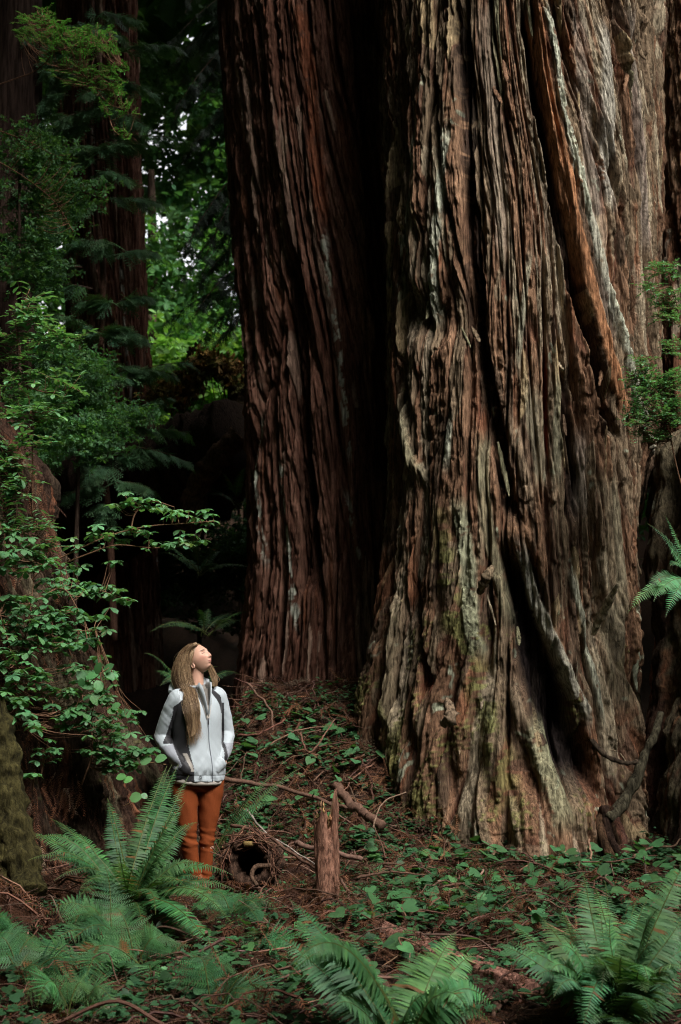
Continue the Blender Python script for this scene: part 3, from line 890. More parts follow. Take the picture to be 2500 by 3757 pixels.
    yc = np.interp(np.linspace(0, 1, 60), [0, .15, .35, .5, .62, .75, 1], [.00, .035, .035, .0, -.10, -.172, -.182])
    bl = np.interp(np.linspace(0, 1, 60), [0, .12, .35, .5, .62, .75, 1], [.035, .085, .098, .075, .045, .030, .012])
    mbh = MB()
    rings = []; hcol = []
    hc = np.array([.20, .115, .058]); tt = np.linspace(0, 2 * np.pi, 110, endpoint=False)
    for i in np.linspace(0, 59, 120):
        L_ = lambda A: A[int(i)] * (1 - i % 1) + A[min(int(i) + 1, 59)] * (i % 1)
        bk_, fr_, yy_, bb_ = L_(back), L_(front), L_(yc), L_(bl); c = (bk_ + fr_) / 2; hw = (fr_ - bk_) / 2; q = i / 59
        g_ = 1 + .05 * perlin(tt * 3 + q * 1.2, tt * 0 + q * 2.5, 71) + .035 * perlin(tt * 9 + q * 2, tt * 0 + q * 2, 72)
        rings.append(np.stack([c[0] + hw[0] * .97 * g_ * np.cos(tt), yy_ + bb_ * .96 * g_ * np.sin(tt), c[1] + hw[1] * .97 * g_ * np.cos(tt)], -1))
        f_ = .42 + .55 * perlin(tt * 5 + q * 1.5, tt * 0 + q * 2.5, 73) + .45 * perlin(tt * 15 + q * 2, tt * 0 + q * 4, 74) + .15 * np.cos(tt)
        hcol.append(lerp(np.array([.085, .045, .022]), np.array([.56, .40, .23]), np.clip(f_, 0, 1)[:, None] ** 1.3))
    v, f = loft(rings); hcol = np.concatenate(hcol); hcol = np.vstack([hcol, hcol[:1], hcol[-1:]])
    mbh.add(v, f, hcol)
    def strand(P, rad, c):
        v, f = tube(P, rad * np.linspace(1, .35, len(P)), 3, False); mbh.add(v, f, c)
    ti = np.linspace(0, 59, 30).astype(int)
    for k in range(1300):
        ph = r.random() * 2 * np.pi if k % 4 == 0 else -r.random() * np.pi
        rad = .985 + .03 * r.normal()
        wob = r.normal(0, .16); fr = r.random() * 6; t = np.linspace(0, 1, 30)
        phs = ph + wob * np.sin(t * 4 + fr) + .25 * r.normal() * t
        c_ = (back + front) / 2; hw = (front - back) / 2
        P = np.stack([c_[ti, 0] + hw[ti, 0] * rad * np.cos(phs), yc[ti] + bl[ti] * rad * np.sin(phs), c_[ti, 1] + hw[ti, 1] * rad * np.cos(phs)], -1)
        n0 = r.integers(1, 6) if r.random() < .8 else r.integers(4, 12); n1 = r.integers(20, 31)
        P = P[n0:max(n1, n0 + 8)] + np.outer(np.sin(np.linspace(0, 5, len(P[n0:max(n1, n0 + 8)])) + fr), r.normal(0, .003, 3))
        u_ = np.clip(.42 + .9 * float(perlin(np.array(ph * 3.3), np.array(7.7), 33)) + r.normal(0, .22), 0, 1)
        c = lerp(np.array([.085, .042, .020]), np.array([.56, .39, .22]), u_ ** 1.4)
        strand(P, .0006, c)
    # loose hairs round the outline and wispy ends
    for k in range(70):
        e_ = back if r.random() < .6 else front; i0 = int(r.integers(6, 44)); n_ = int(r.integers(8, 16)); ii = np.clip(np.arange(i0, i0 + n_), 0, 59); o_ = r.normal(0, .006)
        P = np.stack([e_[ii, 0] + (1 if e_ is front else -1) * abs(o_) * np.sin(np.linspace(0, 3.1, n_)), yc[ii] + r.normal(0, .03), e_[ii, 1]], -1) + r.normal(0, .0004, (n_, 3)); strand(P, .0004, lerp(np.array([.2, .12, .06]), np.array([.6, .45, .28]), r.random()))
    for k in range(260):
        w_ = r.random(); p0 = np.array([lerp(back[50, 0], front[50, 0], w_), yc[50] + r.normal(0, .012), lerp(back[50, 1], front[50, 1], w_)])
        P = smoothpath([p0, p0 + [r.normal(.006, .006), 0, -.05], p0 + [r.normal(.012, .014), -.004, -r.uniform(.08, .155)]], 9); strand(P, .0007, lerp(np.array([.16, .085, .04]), np.array([.5, .33, .18]), r.random()))
    # scalp shell and hairs combed back from the hairline
    RAD = np.array([.0985, .0785, .1185])
    lim_f = lambda H: np.interp(H, [-.08, -.02, .0, .03, .055, .085, .105, .12], [-.05, -.03, -.012, .014, .032, .048, .054, .05])
    u = np.linspace(0.02, 1.75, 40); v_ = np.linspace(0, 2 * np.pi, 80, endpoint=False); UU, VV = np.meshgrid(u, v_, indexing='ij')
    D = np.stack([np.sin(UU) * np.cos(VV), np.sin(UU) * np.sin(VV), np.cos(UU)], -1)
    Pc = D * RAD * [1.03, 1.03, 1.02] + [-.004, 0, 0]; out_ = ss((Pc[..., 0] - lim_f(Pc[..., 2])) / .014)
    Pc = Pc * (1 - .16 * out_)[..., None]
    v, f = loft(h2w(Pc)); mbh.add(v, f, np.tile(hc * .9, (len(v), 1)))
    for k in range(900):
        aa = r.uniform(-1.62, 1.62); H0 = .098 * math.cos(aa) ** .8 if abs(aa) < 1.5 else .0
        H0 = max(H0, -.02) + r.normal(0, .004); F0 = float(lim_f(H0)) + .004 - abs(r.normal(0, .012))
        L0 = math.copysign(math.sqrt(max(1 - (F0 / RAD[0]) ** 2 - (H0 / RAD[2]) ** 2, 0)), aa) * RAD[1]
        d0 = unit(np.array([F0, L0, H0]) / RAD); d1 = unit(np.array([-.75, .55 * math.sin(aa) + r.normal(0, .12), -.35 + r.normal(0, .15)]))
        om = math.acos(np.clip(d0 @ d1, -1, 1)); t_ = np.linspace(0, 1, 16)[:, None]
        dd = (np.sin((1 - t_) * om) * d0 + np.sin(t_ * om) * d1) / math.sin(om)
        P = h2w(dd * RAD * (1.035 + .03 * np.sin(np.pi * np.clip(t_, 0, 1)) + r.normal(0, .006)) + [-.002, 0, 0])
        strand(P, .0008, lerp(np.array([.17, .095, .05]), np.array([.58, .43, .27]), r.random() ** 1.3))
    bk = [ering((0, 0, 0), .080 * s_, .076, 0, 24, 2.0) for s_ in (1, 1, 1, .8)]
    for k in range(150):
        u_ = r.random(); s0 = np.array([.03 + .03 * u_, .05, 1.52]); s1 = np.array([.055 + .04 * u_, .05, 1.455]); s2 = np.array([.075 + .030 * u_, .045 - .02 * u_, 1.400]); s3 = np.array([.080 + .02 * u_, .03, 1.375])
        P = smoothpath([s0, s1, s2, s3], 10) + r.normal(0, .004, 3); strand(P, .0018, lerp(np.array([.20, .12, .06]), np.array([.50, .34, .19]), r.random()))
    for k in range(5):
        s0 = np.array([.08, .04, 1.47]); P = smoothpath([s0, s0 + [.02, 0, -.015 - .01 * r.random()], s0 + [.035 + .01 * r.random(), 0, -.05], s0 + [.025, 0, -.075]], 12); strand(P, .0007, [.3, .2, .11])
    mbh.build('hair', M['hair'], body)
    return body
# ------------------------------------------------------------------ scene
def W(o, e):
    """o was built in world coordinates: hang it under e without moving it"""
    o.parent = e; o.location = [-c for c in e.location]; return o

_f = at(735, 3265, 9.85); GDIP = float(ground(_f[0], _f[1])) - float(_f[2])
build_ground()

def arr(f): return lambda z: f(np.asarray(z, float))

# --- the great redwood on the right
def R_main(th, z):
    th = np.asarray(th, float); z = np.asarray(z, float)
    fl = np.clip((3.1 - z) / 3.1, 0, 1.15)
    lw = ss((-th - .25) / .9); rw = ss((th - .55) / .6); fw = np.exp(-((th + .15) / .75) ** 2)
    r = 1.06 + .34 * lw * fl ** 1.4 - .25 * rw * ss((3.7 - z) / 1.3) + .42 * fw * np.clip((2.1 - z) / 2.1, 0, 1.1) ** 1.7
    r = r + .10 * fl ** 1.5 * np.cos(5.2 * th + .6 + .5 * z) + .035 * np.cos(9 * th - 1.1 * z + 1) * (.4 + fl)
    return r + .02 * np.clip(z - 3, 0, 5) * np.where(th > 0, .6, 0) - .004 * np.clip(z - 8, 0, 40)
T1 = Trunk(arr(lambda z: 1.55 + 0 * z), arr(lambda z: 12.05 + 0 * z), R_main, 1.1)
def path1(*pts): return [T1.pix(*p) for p in pts]
def shear1(S, z):
    up = 7.2 - z
    a = np.interp(S, [-1.4, -.7, -.2, .3, .7, 1.1, 1.6], [-.08, -.03, .05, .14, .19, .19, .19])
    return a * up + .20 * ss((2.8 - z) / 2.8) * np.interp(S, [-1.6, -.6, 0, .6, 1.6], [-1.2, -.4, .9, 1.9, 1.4])
LICH, OLIVE, MOSSY = (.36, .37, .285), (.17, .16, .10), (.15, .155, .055)
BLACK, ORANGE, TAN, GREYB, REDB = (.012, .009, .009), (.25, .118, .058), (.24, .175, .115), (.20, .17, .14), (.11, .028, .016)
feats1 = [  # black grooves: dark rot and the shade of their depth in one colour
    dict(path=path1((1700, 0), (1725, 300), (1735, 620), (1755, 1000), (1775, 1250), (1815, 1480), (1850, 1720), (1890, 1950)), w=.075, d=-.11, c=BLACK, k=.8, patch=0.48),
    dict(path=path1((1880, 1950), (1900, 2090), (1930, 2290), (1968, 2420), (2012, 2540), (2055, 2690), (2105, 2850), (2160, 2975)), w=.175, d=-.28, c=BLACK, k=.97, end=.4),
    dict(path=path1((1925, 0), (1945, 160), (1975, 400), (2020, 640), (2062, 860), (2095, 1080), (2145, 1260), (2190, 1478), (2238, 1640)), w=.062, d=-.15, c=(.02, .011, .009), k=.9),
    dict(path=path1((1940, 0), (1968, 160), (2003, 383), (2052, 638), (2098, 877), (2133, 1040), (2186, 1239), (2232, 1438), (2268, 1570)), w=.058, d=.085, c=ORANGE, k=.9, soft=.3),
    dict(path=path1((1985, 0), (2018, 180), (2052, 446), (2108, 677), (2165, 917), (2212, 1120), (2262, 1335), (2308, 1574), (2345, 1720)), w=.046, d=.11, c=LICH, k=.85, patch=0.53, lump=.008),
    dict(path=path1((1668, 440), (1660, 560), (1652, 677), (1638, 837), (1626, 1000), (1616, 1120), (1606, 1230)), w=.055, d=.07, c=LICH, k=.85, patch=0.78, lump=.007),
    dict(path=path1((1575, 400), (1562, 560), (1548, 700), (1530, 860), (1512, 960), (1500, 1100)), w=.036, d=.05, c=(.21, .215, .15), k=.75, patch=0.88),
    dict(path=path1((1508, 1430), (1518, 1540), (1548, 1662), (1580, 1740), (1606, 1810)), w=.062, d=.12, c=OLIVE, k=.7, tilt=.3),
    dict(path=path1((1690, 1500), (1678, 1640), (1670, 1760)), w=.042, d=.10, c=LICH, k=.85, patch=0.68, lump=.006),
    dict(path=path1((1640, 1740), (1655, 1900), (1672, 2080), (1694, 2279), (1745, 2438), (1795, 2598), (1828, 2757), (1852, 2960), (1850, 3130)), w=.15, d=.08, c=MOSSY, k=.75, patch=.25, lump=.006, end=.8, soft=.9),
    dict(path=path1((1705, 1800), (1725, 1960), (1742, 2060), (1745, 2300), (1790, 2450)), w=.07, d=.09, c=(.25, .26, .17), k=.8, patch=0.63, lump=.010),
    dict(path=path1((1780, 1560), (1790, 1800), (1810, 2000), (1850, 2180), (1880, 2330)), w=.058, d=.06, c=OLIVE, k=.7),
    dict(path=path1((1870, 1500), (1900, 1640), (1935, 1800), (1965, 1910)), w=.05, d=.075, c=TAN, k=.6, patch=0.88),
    dict(path=path1((1895, 1950), (1932, 2080), (1960, 2200), (1999, 2300), (2055, 2430), (2111, 2560), (2160, 2680)), w=.062, d=.105, c=(.23, .22, .175), k=.8, patch=0.63, lump=.006),
    dict(path=path1((2070, 2050), (2092, 2180), (2122, 2303), (2151, 2438), (2176, 2600), (2195, 2690)), w=.032, d=.085, c=(.27, .275, .21), k=.85, patch=0.98),
    dict(path=path1((1995, 1250), (1998, 1500), (2002, 1700), (2012, 1840)), w=.020, d=-.045, c=(.13, .022, .014), k=.95, soft=.6),
    dict(path=path1((1950, 1380), (1965, 1560), (1978, 1700), (1982, 1840)), w=.075, d=.05, c=(.19, .17, .115), k=.7),
    dict(path=path1((2040, 1340), (2038, 1500), (2032, 1700), (2028, 1820)), w=.05, d=.05, c=(.17, .165, .11), k=.7),
    dict(path=path1((2120, 1540), (2110, 1700), (2110, 1950)), w=.075, d=.065, c=GREYB, k=.6),
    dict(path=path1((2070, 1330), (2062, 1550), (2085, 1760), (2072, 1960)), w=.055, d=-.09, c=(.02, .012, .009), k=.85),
    dict(path=path1((2190, 1700), (2215, 1900), (2235, 2150), (2240, 2420), (2250, 2650)), w=.12, d=.05, c=(.15, .135, .09), k=.6),
    dict(path=path1((1945, 900), (1920, 1130), (1895, 1400)), w=.03, d=.07, c=(.26, .25, .18), k=.7, patch=0.78),
    dict(path=path1((1780, 0), (1800, 300), (1835, 640), (1855, 1000)), w=.07, d=.05, c=(.18, .14, .105), k=.65),
    dict(path=path1((1500, 2150), (1495, 2300), (1475, 2450), (1480, 2620), (1500, 2760)), w=.07, d=.11, c=(.17, .135, .085), k=.7),
    dict(path=path1((1440, 2500), (1455, 2560), (1470, 2700)), w=.05, d=.10, c=(.15, .145, .06), k=.7, lump=.008),
    dict(path=path1((1560, 2100), (1580, 2300), (1600, 2480), (1575, 2620)), w=.05, d=-.09, c=REDB, k=.8),
    dict(path=path1((1960, 2600), (1990, 2750), (2030, 2900), (2080, 3080)), w=.09, d=.09, c=(.20, .195, .12), k=.75, patch=0.58, lump=.011),
    dict(path=path1((1870, 2450), (1900, 2600), (1945, 2700)), w=.055, d=.10, c=(.20, .15, .10), k=.7),
    dict(path=path1((2105, 0), (2120, 300), (2150, 700), (2190, 1100), (2230, 1300)), w=.075, d=.02, c=GREYB, k=.5),
    dict(path=path1((2190, 60), (2205, 350), (2200, 640), (2235, 820)), w=.07, d=.06, c=(.27, .255, .215), k=.7, patch=0.78),
    dict(path=path1((2285, 0), (2295, 300), (2320, 640), (2330, 960)), w=.05, d=.05, c=(.22, .185, .155), k=.6),
]
def lich1(S, z): return .92 - .25 * ss((3.2 - z) / 2.5) + .15 * ss((S - .9) / .4)
def moss1(S, z): return 1.02 - .62 * ss((2.6 - z) / 2.2) - .40 * ss((.1 - S) / .8) * ss((4.2 - z) / 3)
tree = thing('redwood_tree', (1.55, 12.05, 0), 'massive lichen streaked redwood trunk with twisted furrowed bark, filling the right half', 'tree')
tree.location = (1.55, 12.05, 0)
W(build_trunk(T1, (-1.75, 1.5), (-.3, 7.5), 1050, 1300, 36, dict(seed=101, shear=shear1, feats=feats1, pal=PAL, palw=np.array([3, 2.2, 3, 1.6, 1.2, 2.2, 1.4, 1.4]), lich=lich1, moss=moss1), M['bark'], None), tree)
def strip(path, w, th, col, sd, lbl=None):
    v, f, c = bark_strip([at(*p) for p in path], w, th, col, sd)
    o = put('bark_strip', v, f, M['bark'], c, None); W(o, tree)
    if lbl: o['label'] = lbl
strip([(2176, 2330, 11.02), (2200, 2270, 10.94), (2235, 2205, 10.84), (2268, 2140, 10.72)], .035, .022, (.25, .205, .14), 1, 'pale stub of bark jutting out to the right')
strip([(1758, 2180, 10.72), (1785, 2120, 10.62), (1810, 2075, 10.64)], .04, .022, (.15, .11, .07), 5)
strip([(2334, 2270, 11.35), (2330, 2340, 11.28), (2338, 2400, 11.27), (2328, 2470, 11.3), (2336, 2540, 11.33)], .032, .02, (.27, .28, .2), 9, 'pale lichen covered strip hanging free')
strip([(1620, 2660, 10.45), (1655, 2630, 10.36), (1640, 2560, 10.5)], .05, .025, (.17, .12, .08), 11)
for i in range(46):
    th = RNG.uniform(-.9, 1.05); z = RNG.uniform(.9, 6.9); L = RNG.uniform(.12, .45); a = RNG.uniform(-.02, .10) * (1 if RNG.random() < .8 else -2)
    P = [T1.point(np.array(th + a * k), np.array(z - L * k), o_) for k, o_ in ((0, .045), (.4, .06), (.75, .075), (1, .10))]
    v, f, c = bark_strip(P, RNG.uniform(.010, .022), RNG.uniform(.006, .010), PAL[RNG.integers(0, 8)] * 1.15, 100 + i)
    W(put('bark_strip', v, f, M['bark'], c), tree)
# root arching over the dark hollow
mb = MB()
def rootpath(pts, r0, r1, colr, k=14, n=40):
    P = smoothpath([at(*p) for p in pts], n); t = np.linspace(0, 1, n)
    v, f = tube(P, lerp(r0, r1, t) * (1 + .2 * perlin(t * 12, t * 0 + r0 * 99, 3)), k)
    nz = fbm(v[:, 0] * 17 + v[:, 1] * 9, v[:, 2] * 13 + v[:, 0] * 4, 8, 4); v = v + unit(v - np.repeat(np.vstack([P, P[:1], P[-1:]]), [k] * n + [1, 1], 0)) * (nz * (.010 + .22 * r0))[:, None]
    mb.add(v, f, np.array(colr) * np.clip(.8 + nz, .4, 1.6)[:, None])
rootpath([(2425, 2615, 11.1), (2405, 2690, 11.0), (2368, 2765, 10.95), (2345, 2830, 10.9), (2290, 2940, 10.85), (2232, 3010, 10.75)], .024, .05, (.06, .052, .034))
rootpath([(2160, 2700, 10.9), (2220, 2770, 10.85), (2300, 2800, 10.88), (2350, 2790, 10.93)], .022, .013, (.05, .036, .025))
for q_ in range(7):
    a_, b_ = RNG.uniform(-45, 35), RNG.uniform(-60, 60)
    rootpath([(2225 + a_ * .5, 2950 + abs(a_), 10.8), (2250 + a_, 3070, 10.7), (2290 + a_ + b_ * .4, 3180, 10.55), (2320 + a_ + b_, 3290, 10.4)], RNG.uniform(.025, .05), RNG.uniform(.015, .035), tone((.055, .030, .021), 1, .3)[0], 10, 40)
rootpath([(2300, 2800, 10.88), (2270, 2760, 10.85), (2240, 2752, 10.85)], .008, .004, (.2, .15, .1), 6)
W(mb.build('root', M['bark'], None), tree)

# --- the darker redwood behind it
def R_left(th, z):
    th = np.asarray(th, float); z = np.asarray(z, float)
    return 1.12 + .03 * np.cos(6 * th + .3 * z) + .05 * np.cos(3 * th + 1) + .22 * np.clip((2.8 - z) / 2.2, 0, 1) ** 2 - .004 * np.clip(z - 6, 0, 40)
T2 = Trunk(arr(lambda z: np.interp(z, [0, 2.5, 4.5, 8, 36], [.20, .26, .22, -.02, -1.5])), arr(lambda z: 14.25 + 0 * z), R_left, 1.15)
def path2(*pts): return [T2.pix(*p) for p in pts]
LST = (.44, .45, .37)
feats2 = [
    dict(path=path2((985, 1500), (975, 1700), (990, 1900), (1005, 2100)), w=.035, d=.04, c=LST, k=.85, patch=0.23, lump=.006),
    dict(path=path2((1050, 1650), (1065, 1800), (1085, 2000), (1100, 2200), (1125, 2350)), w=.04, d=.05, c=LST, k=.9, patch=0.28, lump=.006),
    dict(path=path2((1190, 820), (1225, 1100), (1270, 1500), (1285, 1650), (1290, 1720)), w=.035, d=.05, c=LST, k=.8, patch=0.13),
    dict(path=path2((1270, 1780), (1300, 1950), (1330, 2100)), w=.03, d=.04, c=LST, k=.85, patch=0.18),
    dict(path=path2((960, 1000), (975, 1250), (985, 1500)), w=.05, d=.04, c=(.2, .15, .11), k=.7, patch=0.38),
    dict(path=path2((1110, 0), (1150, 300), (1160, 480), (1190, 760), (1200, 850)), w=.075, d=.07, c=(.24, .085, .045), k=.8, patch=0.68),
    dict(path=path2((1060, 420), (1070, 620), (1055, 850), (1060, 1000)), w=.03, d=.05, c=(.27, .19, .13), k=.8, patch=0.38),
    dict(path=path2((1000, 0), (985, 200), (1000, 330)), w=.03, d=.04, c=(.25, .18, .13), k=.7, patch=0.48),
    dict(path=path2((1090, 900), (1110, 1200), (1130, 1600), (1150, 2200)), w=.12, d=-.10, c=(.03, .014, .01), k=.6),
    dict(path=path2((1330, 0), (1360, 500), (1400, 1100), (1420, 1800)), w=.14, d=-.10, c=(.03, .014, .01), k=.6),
]
tree2 = thing('redwood_tree', None, 'dark reddish redwood trunk in shade close behind the massive furrowed redwood', 'tree'); tree2.location = (.2, 14.25, 1.3)
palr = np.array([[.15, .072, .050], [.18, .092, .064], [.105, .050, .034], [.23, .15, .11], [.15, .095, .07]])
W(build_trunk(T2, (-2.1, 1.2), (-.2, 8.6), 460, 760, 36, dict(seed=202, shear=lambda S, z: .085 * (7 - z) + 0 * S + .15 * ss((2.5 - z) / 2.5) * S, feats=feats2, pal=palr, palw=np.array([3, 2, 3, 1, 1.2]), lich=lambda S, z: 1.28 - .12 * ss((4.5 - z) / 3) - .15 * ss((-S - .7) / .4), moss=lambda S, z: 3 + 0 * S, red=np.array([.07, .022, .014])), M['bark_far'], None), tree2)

# --- third redwood at the right edge
def R_3(th, z): return 1.0 + .04 * np.cos(5 * np.asarray(th)) + .35 * np.clip((3.0 - z) / 3, 0, 1) ** 2 - .004 * np.clip(np.asarray(z) - 6, 0, 40)
T3 = Trunk(arr(lambda z: 4.28 + 0 * z), arr(lambda z: 14.0 + 0 * z), R_3, 1.0)
tree3 = thing('redwood_tree', None, 'redwood trunk cut off by the right edge, orange brown bark behind a dark gap', 'tree'); tree3.location = (4.28, 14, .3)
pal3 = np.array([[.36, .20, .115], [.42, .26, .16], [.26, .13, .075], [.17, .08, .048], [.40, .31, .22]])
W(build_trunk(T3, (-1.7, .7), (-.2, 8.4), 200, 620, 34, dict(seed=303, shear=lambda S, z: .02 * (7 - z) + 0 * S, feats=[], pal=pal3, palw=np.array([3, 2, 3, 2, 1]), lich=lambda S, z: 1.4 + 0 * S, moss=lambda S, z: 3 + 0 * S), M['bark'], None), tree3)

# --- slimmer redwood behind on the left
def R_4(th, z): return .475 + .09 * np.clip((4 - np.asarray(z)) / 3, 0, 1) + .015 * np.cos(7 * np.asarray(th)) - .002 * np.clip(np.asarray(z) - 9, 0, 40)
T4 = Trunk(arr(lambda z: np.interp(z, [1, 5, 9, 40], [-2.98, -3.1, -3.32, -4.2])), arr(lambda z: 19. + 0 * z), R_4, .5)
def path4(*pts): return [T4.pix(*p) for p in pts]
tree4 = thing('redwood_tree', None, 'straight redwood trunk with pale lichen streak behind conifer boughs on the left', 'tree'); tree4.location = (-3, 19, 1.5)
f4 = [dict(path=path4((440, 950), (455, 1200), (480, 1500)), w=.03, d=.03, c=(.42, .42, .36), k=.9, patch=0.18), dict(path=path4((560, 2000), (575, 2100), (585, 2250)), w=.025, d=.03, c=(.42, .42, .36), k=.9, patch=0.13), dict(path=path4((330, 420), (355, 620)), w=.035, d=.03, c=(.3, .3, .26), k=.8, patch=0.08)]
W(build_trunk(T4, (-1.8, 1.8), (.8, 10.5), 200, 520, 38, dict(seed=404, shear=lambda S, z: .03 * (7 - z) + 0 * S, feats=f4, pal=palr, palw=np.array([3, 2, 3, 1, 1]), lich=lambda S, z: 1.35 + 0 * S, moss=lambda S, z: 3 + 0 * S, depth=.7), M['bark_far'], None), tree4)
def plain_trunk(x, y, r, zb, ztop, seed, col, parent, k=26, lean=(0, 0)):
    n = 60; z = np.linspace(zb, ztop, n); P = np.stack([x + lean[0] * (z - zb) + .04 * np.sin(z * .6 + seed), y + lean[1] * (z - zb), z], -1)
    v, f = tube(P, r * np.linspace(1.25, .35, n) ** .8, k)
    a = np.arctan2(v[:, 1] - y, v[:, 0] - x); nz = perlin(a * 6, v[:, 2] * .7, seed) + .5 * perlin(a * 17, v[:, 2] * 1.8, seed + 1)
    v[:, 0] += np.cos(a) * nz * r * .08; v[:, 1] += np.sin(a) * nz * r * .08
    o = put('trunk', v, f, M['bark_far'], np.array(col) * np.clip(1 + .5 * nz, .5, 1.6)[:, None]); W(o, parent); return o

# --- mossy stump and bank on the left
def R_st(th, z):
    th = np.asarray(th, float); z = np.asarray(z, float)
    f = np.clip((3.0 - z) / 2.4, 0, 1.3)
    r = .60 + .80 * f ** 1.6 + .09 * np.cos(4 * th + 1.2 * z) * (.5 + f) + .05 * np.cos(9 * th - z * 2) * (.5 + f) - .35 * ss((z - 2.85) / .5)
    return r + .10 * fbm(th * 2.2, z * 1.3, 611, 3)
T5 = Trunk(arr(lambda z: -2.92 + .0 * z), arr(lambda z: 10.45 + 0 * z), R_st, 1.0)
stump = thing('mossy_stump', None, 'tall rotten redwood stump at the left edge, mossy and hung with dead needles', 'stump'); stump.location = (-2.86, 10.45, .2)
pal5 = np.array([[.060, .045, .028], [.085, .068, .042], [.038, .025, .016], [.040, .021, .014], [.028, .016, .011]])
W(build_trunk(T5, (-1.3, 1.9), (-.2, 3.25), 420, 480, 3.42, dict(seed=505, shear=lambda S, z: .1 * (3 - z) + 0 * S, feats=[], pal=pal5, palw=np.array([2, 2, 3, 3, 2]), lich=lambda S, z: 1.3 - .35 * ss((z - 1.6) / 1), moss=lambda S, z: .62 + .15 * ss((1.4 - z) / 1), depth=1.5, red=np.array([.035, .014, .009])), M['moss'], None), stump)
# moss covered root in the lower left corner
mb = MB()
rootpath([(-60, 2560, 8.75), (0, 2760, 8.7), (25, 2900, 8.65), (50, 3030, 8.55), (85, 3170, 8.45), (110, 3290, 8.3)], .12, .10, (.040, .034, .012), 40, 110)
rootpath([(10, 2950, 8.6), (20, 3120, 8.5), (30, 3300, 8.4)], .09, .08, (.045, .038, .013), 36, 90)
W_ = mb.build('mossy_root', M['moss']); tag(W_, 'thick root wrapped in yellow green moss in the lower left corner', 'root')

# --- small things lying about
BR = (.105, .058, .040)
def branch(pts, r0, r1, label, name='fallen_branch', col=BR, grp='fallen branches on the slope', cat='branch', lift=.02, n=40, k=8, ends=None):
    P = []
    for p in pts:
        if len(p) == 3: P.append(at(*p))
        else: P.append(on_ground(p[0], p[1], lift))
    P = smoothpath(P, n); t = np.linspace(0, 1, n)
    P = P + np.stack([perlin(t * 7, t * 0 + r0 * 777, 61), t * 0, perlin(t * 7, t * 0 + r0 * 555, 62)], -1) * r0 * .9
    R = lerp(r0, r1, t) * (1 + .12 * perlin(t * 25, t * 0 + r1 * 333, 63))
    c0 = P[0].copy()
    v, f = tube(P - c0, R, k)
    if k > 8: v = v + unit(v - np.repeat(np.vstack([P, P[:1], P[-1:]]) - c0, [k] * n + [1, 1], 0)) * (fbm(v[:, 0] * 30, v[:, 2] * 30 + v[:, 1] * 30, 64, 3) * r0 * .25)[:, None]
    c = np.array(col) * np.clip(1 + .6 * fbm(v[:, 0] * 40, v[:, 2] * 40 + v[:, 1] * 25, 65, 3), .5, 1.6)[:, None]
    if k <= 8:
        mbk = MB(); mbk.add(v, f, c)
        for q in range(2 + int(RNG.integers(0, 3))):
            i = int(RNG.integers(4, n - 3)); d = RNG.normal(0, 1, 3); d[2] = abs(d[2]); d = unit(d) * RNG.uniform(.03, .10)
            a, b = tube(smoothpath([P[i] - c0, P[i] - c0 + d * .6 + RNG.normal(0, .006, 3), P[i] - c0 + d], 6), np.linspace(R[i] * .4, R[i] * .15, 6), 5); mbk.add(a, b, np.array(col) * .9)
        o = mbk.build(name, M['wood'], None)
    else: o = put(name, v, f, M['wood'], c)
    o.location = c0; tag(o, label, cat, grp); return o
branch([(935, 3255, 9.35), (1068, 3340, 9.0), (1195, 3400), (1330, 3440), (1489, 3474), (1648, 3526), (1808, 3560), (1900, 3585)], .016, .009, 'long thin bare branch running from the hollow log down past the broken stub', lift=.05, n=70)
branch([(1361, 3275), (1440, 3300), (1529, 3347), (1620, 3385), (1696, 3422)], .013, .008, 'straight reddish branch across the leafy ground right of the broken stub', lift=.03)
branch([(1776, 3466), (1840, 3495), (1911, 3522)], .011, .007, 'short reddish stick just left of the large right hand fern')
branch([(1540, 3500), (1640, 3560), (1696, 3590), (1760, 3630), (1825, 3690)], .026, .017, 'thick smooth curved branch ending beside the bottom fern fronds', lift=.03)
branch([(815, 2850, 10.2), (956, 2877, 10.4), (1076, 2900, 10.35), (1219, 2948, 10.2), (1270, 2965, 10.1)], .017, .012, "pale brown branch lying level behind the woman's hip", lift=.04)
b6 = branch([(1228, 2885, 10.6), (1285, 2945, 10.45), (1346, 2992, 10.35), (1405, 3030, 10.25)], .036, .034, 'thick snapped branch with a pale splintered end on the green slope', lift=.04, k=14)
branch([(908, 2508, 11.7), (960, 2565, 11.5), (996, 2614, 11.4), (1003, 2680, 11.3)], .011, .008, 'upright leaning stick on the needle mound under the dark redwood')
branch([(1250, 3227, 8.95), (1275, 3270, 8.85), (1288, 3320, 8.8), (1300, 3385, 8.75)], .010, .008, 'short bent stick dropping beside the right side of the broken stub')
branch([(1310, 3222, 9.3), (1380, 3206, 9.3), (1449, 3200, 9.3), (1561, 3211, 9.3)], .009, .005, 'thin grey arched twig to the right of the broken stub')
branch([(849, 3028, 9.9), (956, 3056, 9.7), (1044, 3108, 9.5), (1110, 3160, 9.4), (1180, 3195, 9.3)], .013, .009, 'thin branch slanting from the orange trousers toward the broken stub', lift=.03)
branch([(905, 2970, 10.2), (980, 3060, 9.8), (1065, 3110, 9.6), (1180, 3190, 9.35)], .008, .005, 'lichen spotted grey twig slanting above the hollow log', col=(.24, .2, .17))
branch([(1080, 3095, 10), (1150, 3112, 9.9), (1240, 3132, 9.8), (1330, 3152, 9.75)], .020, .017, 'brown branch passing level behind the broken stub', lift=.02, col=(.14, .08, .06))
branch([(1808, 3725), (1835, 3690), (1872, 3655), (1910, 3642), (1959, 3638)], .010, .006, 'curved twig arching at the bottom between the two front ferns', lift=.03)
branch([(1478, 3655), (1510, 3690), (1548, 3718)], .022, .020, 'stubby red broken stick at the very bottom among fern fronds', lift=.02, k=12)
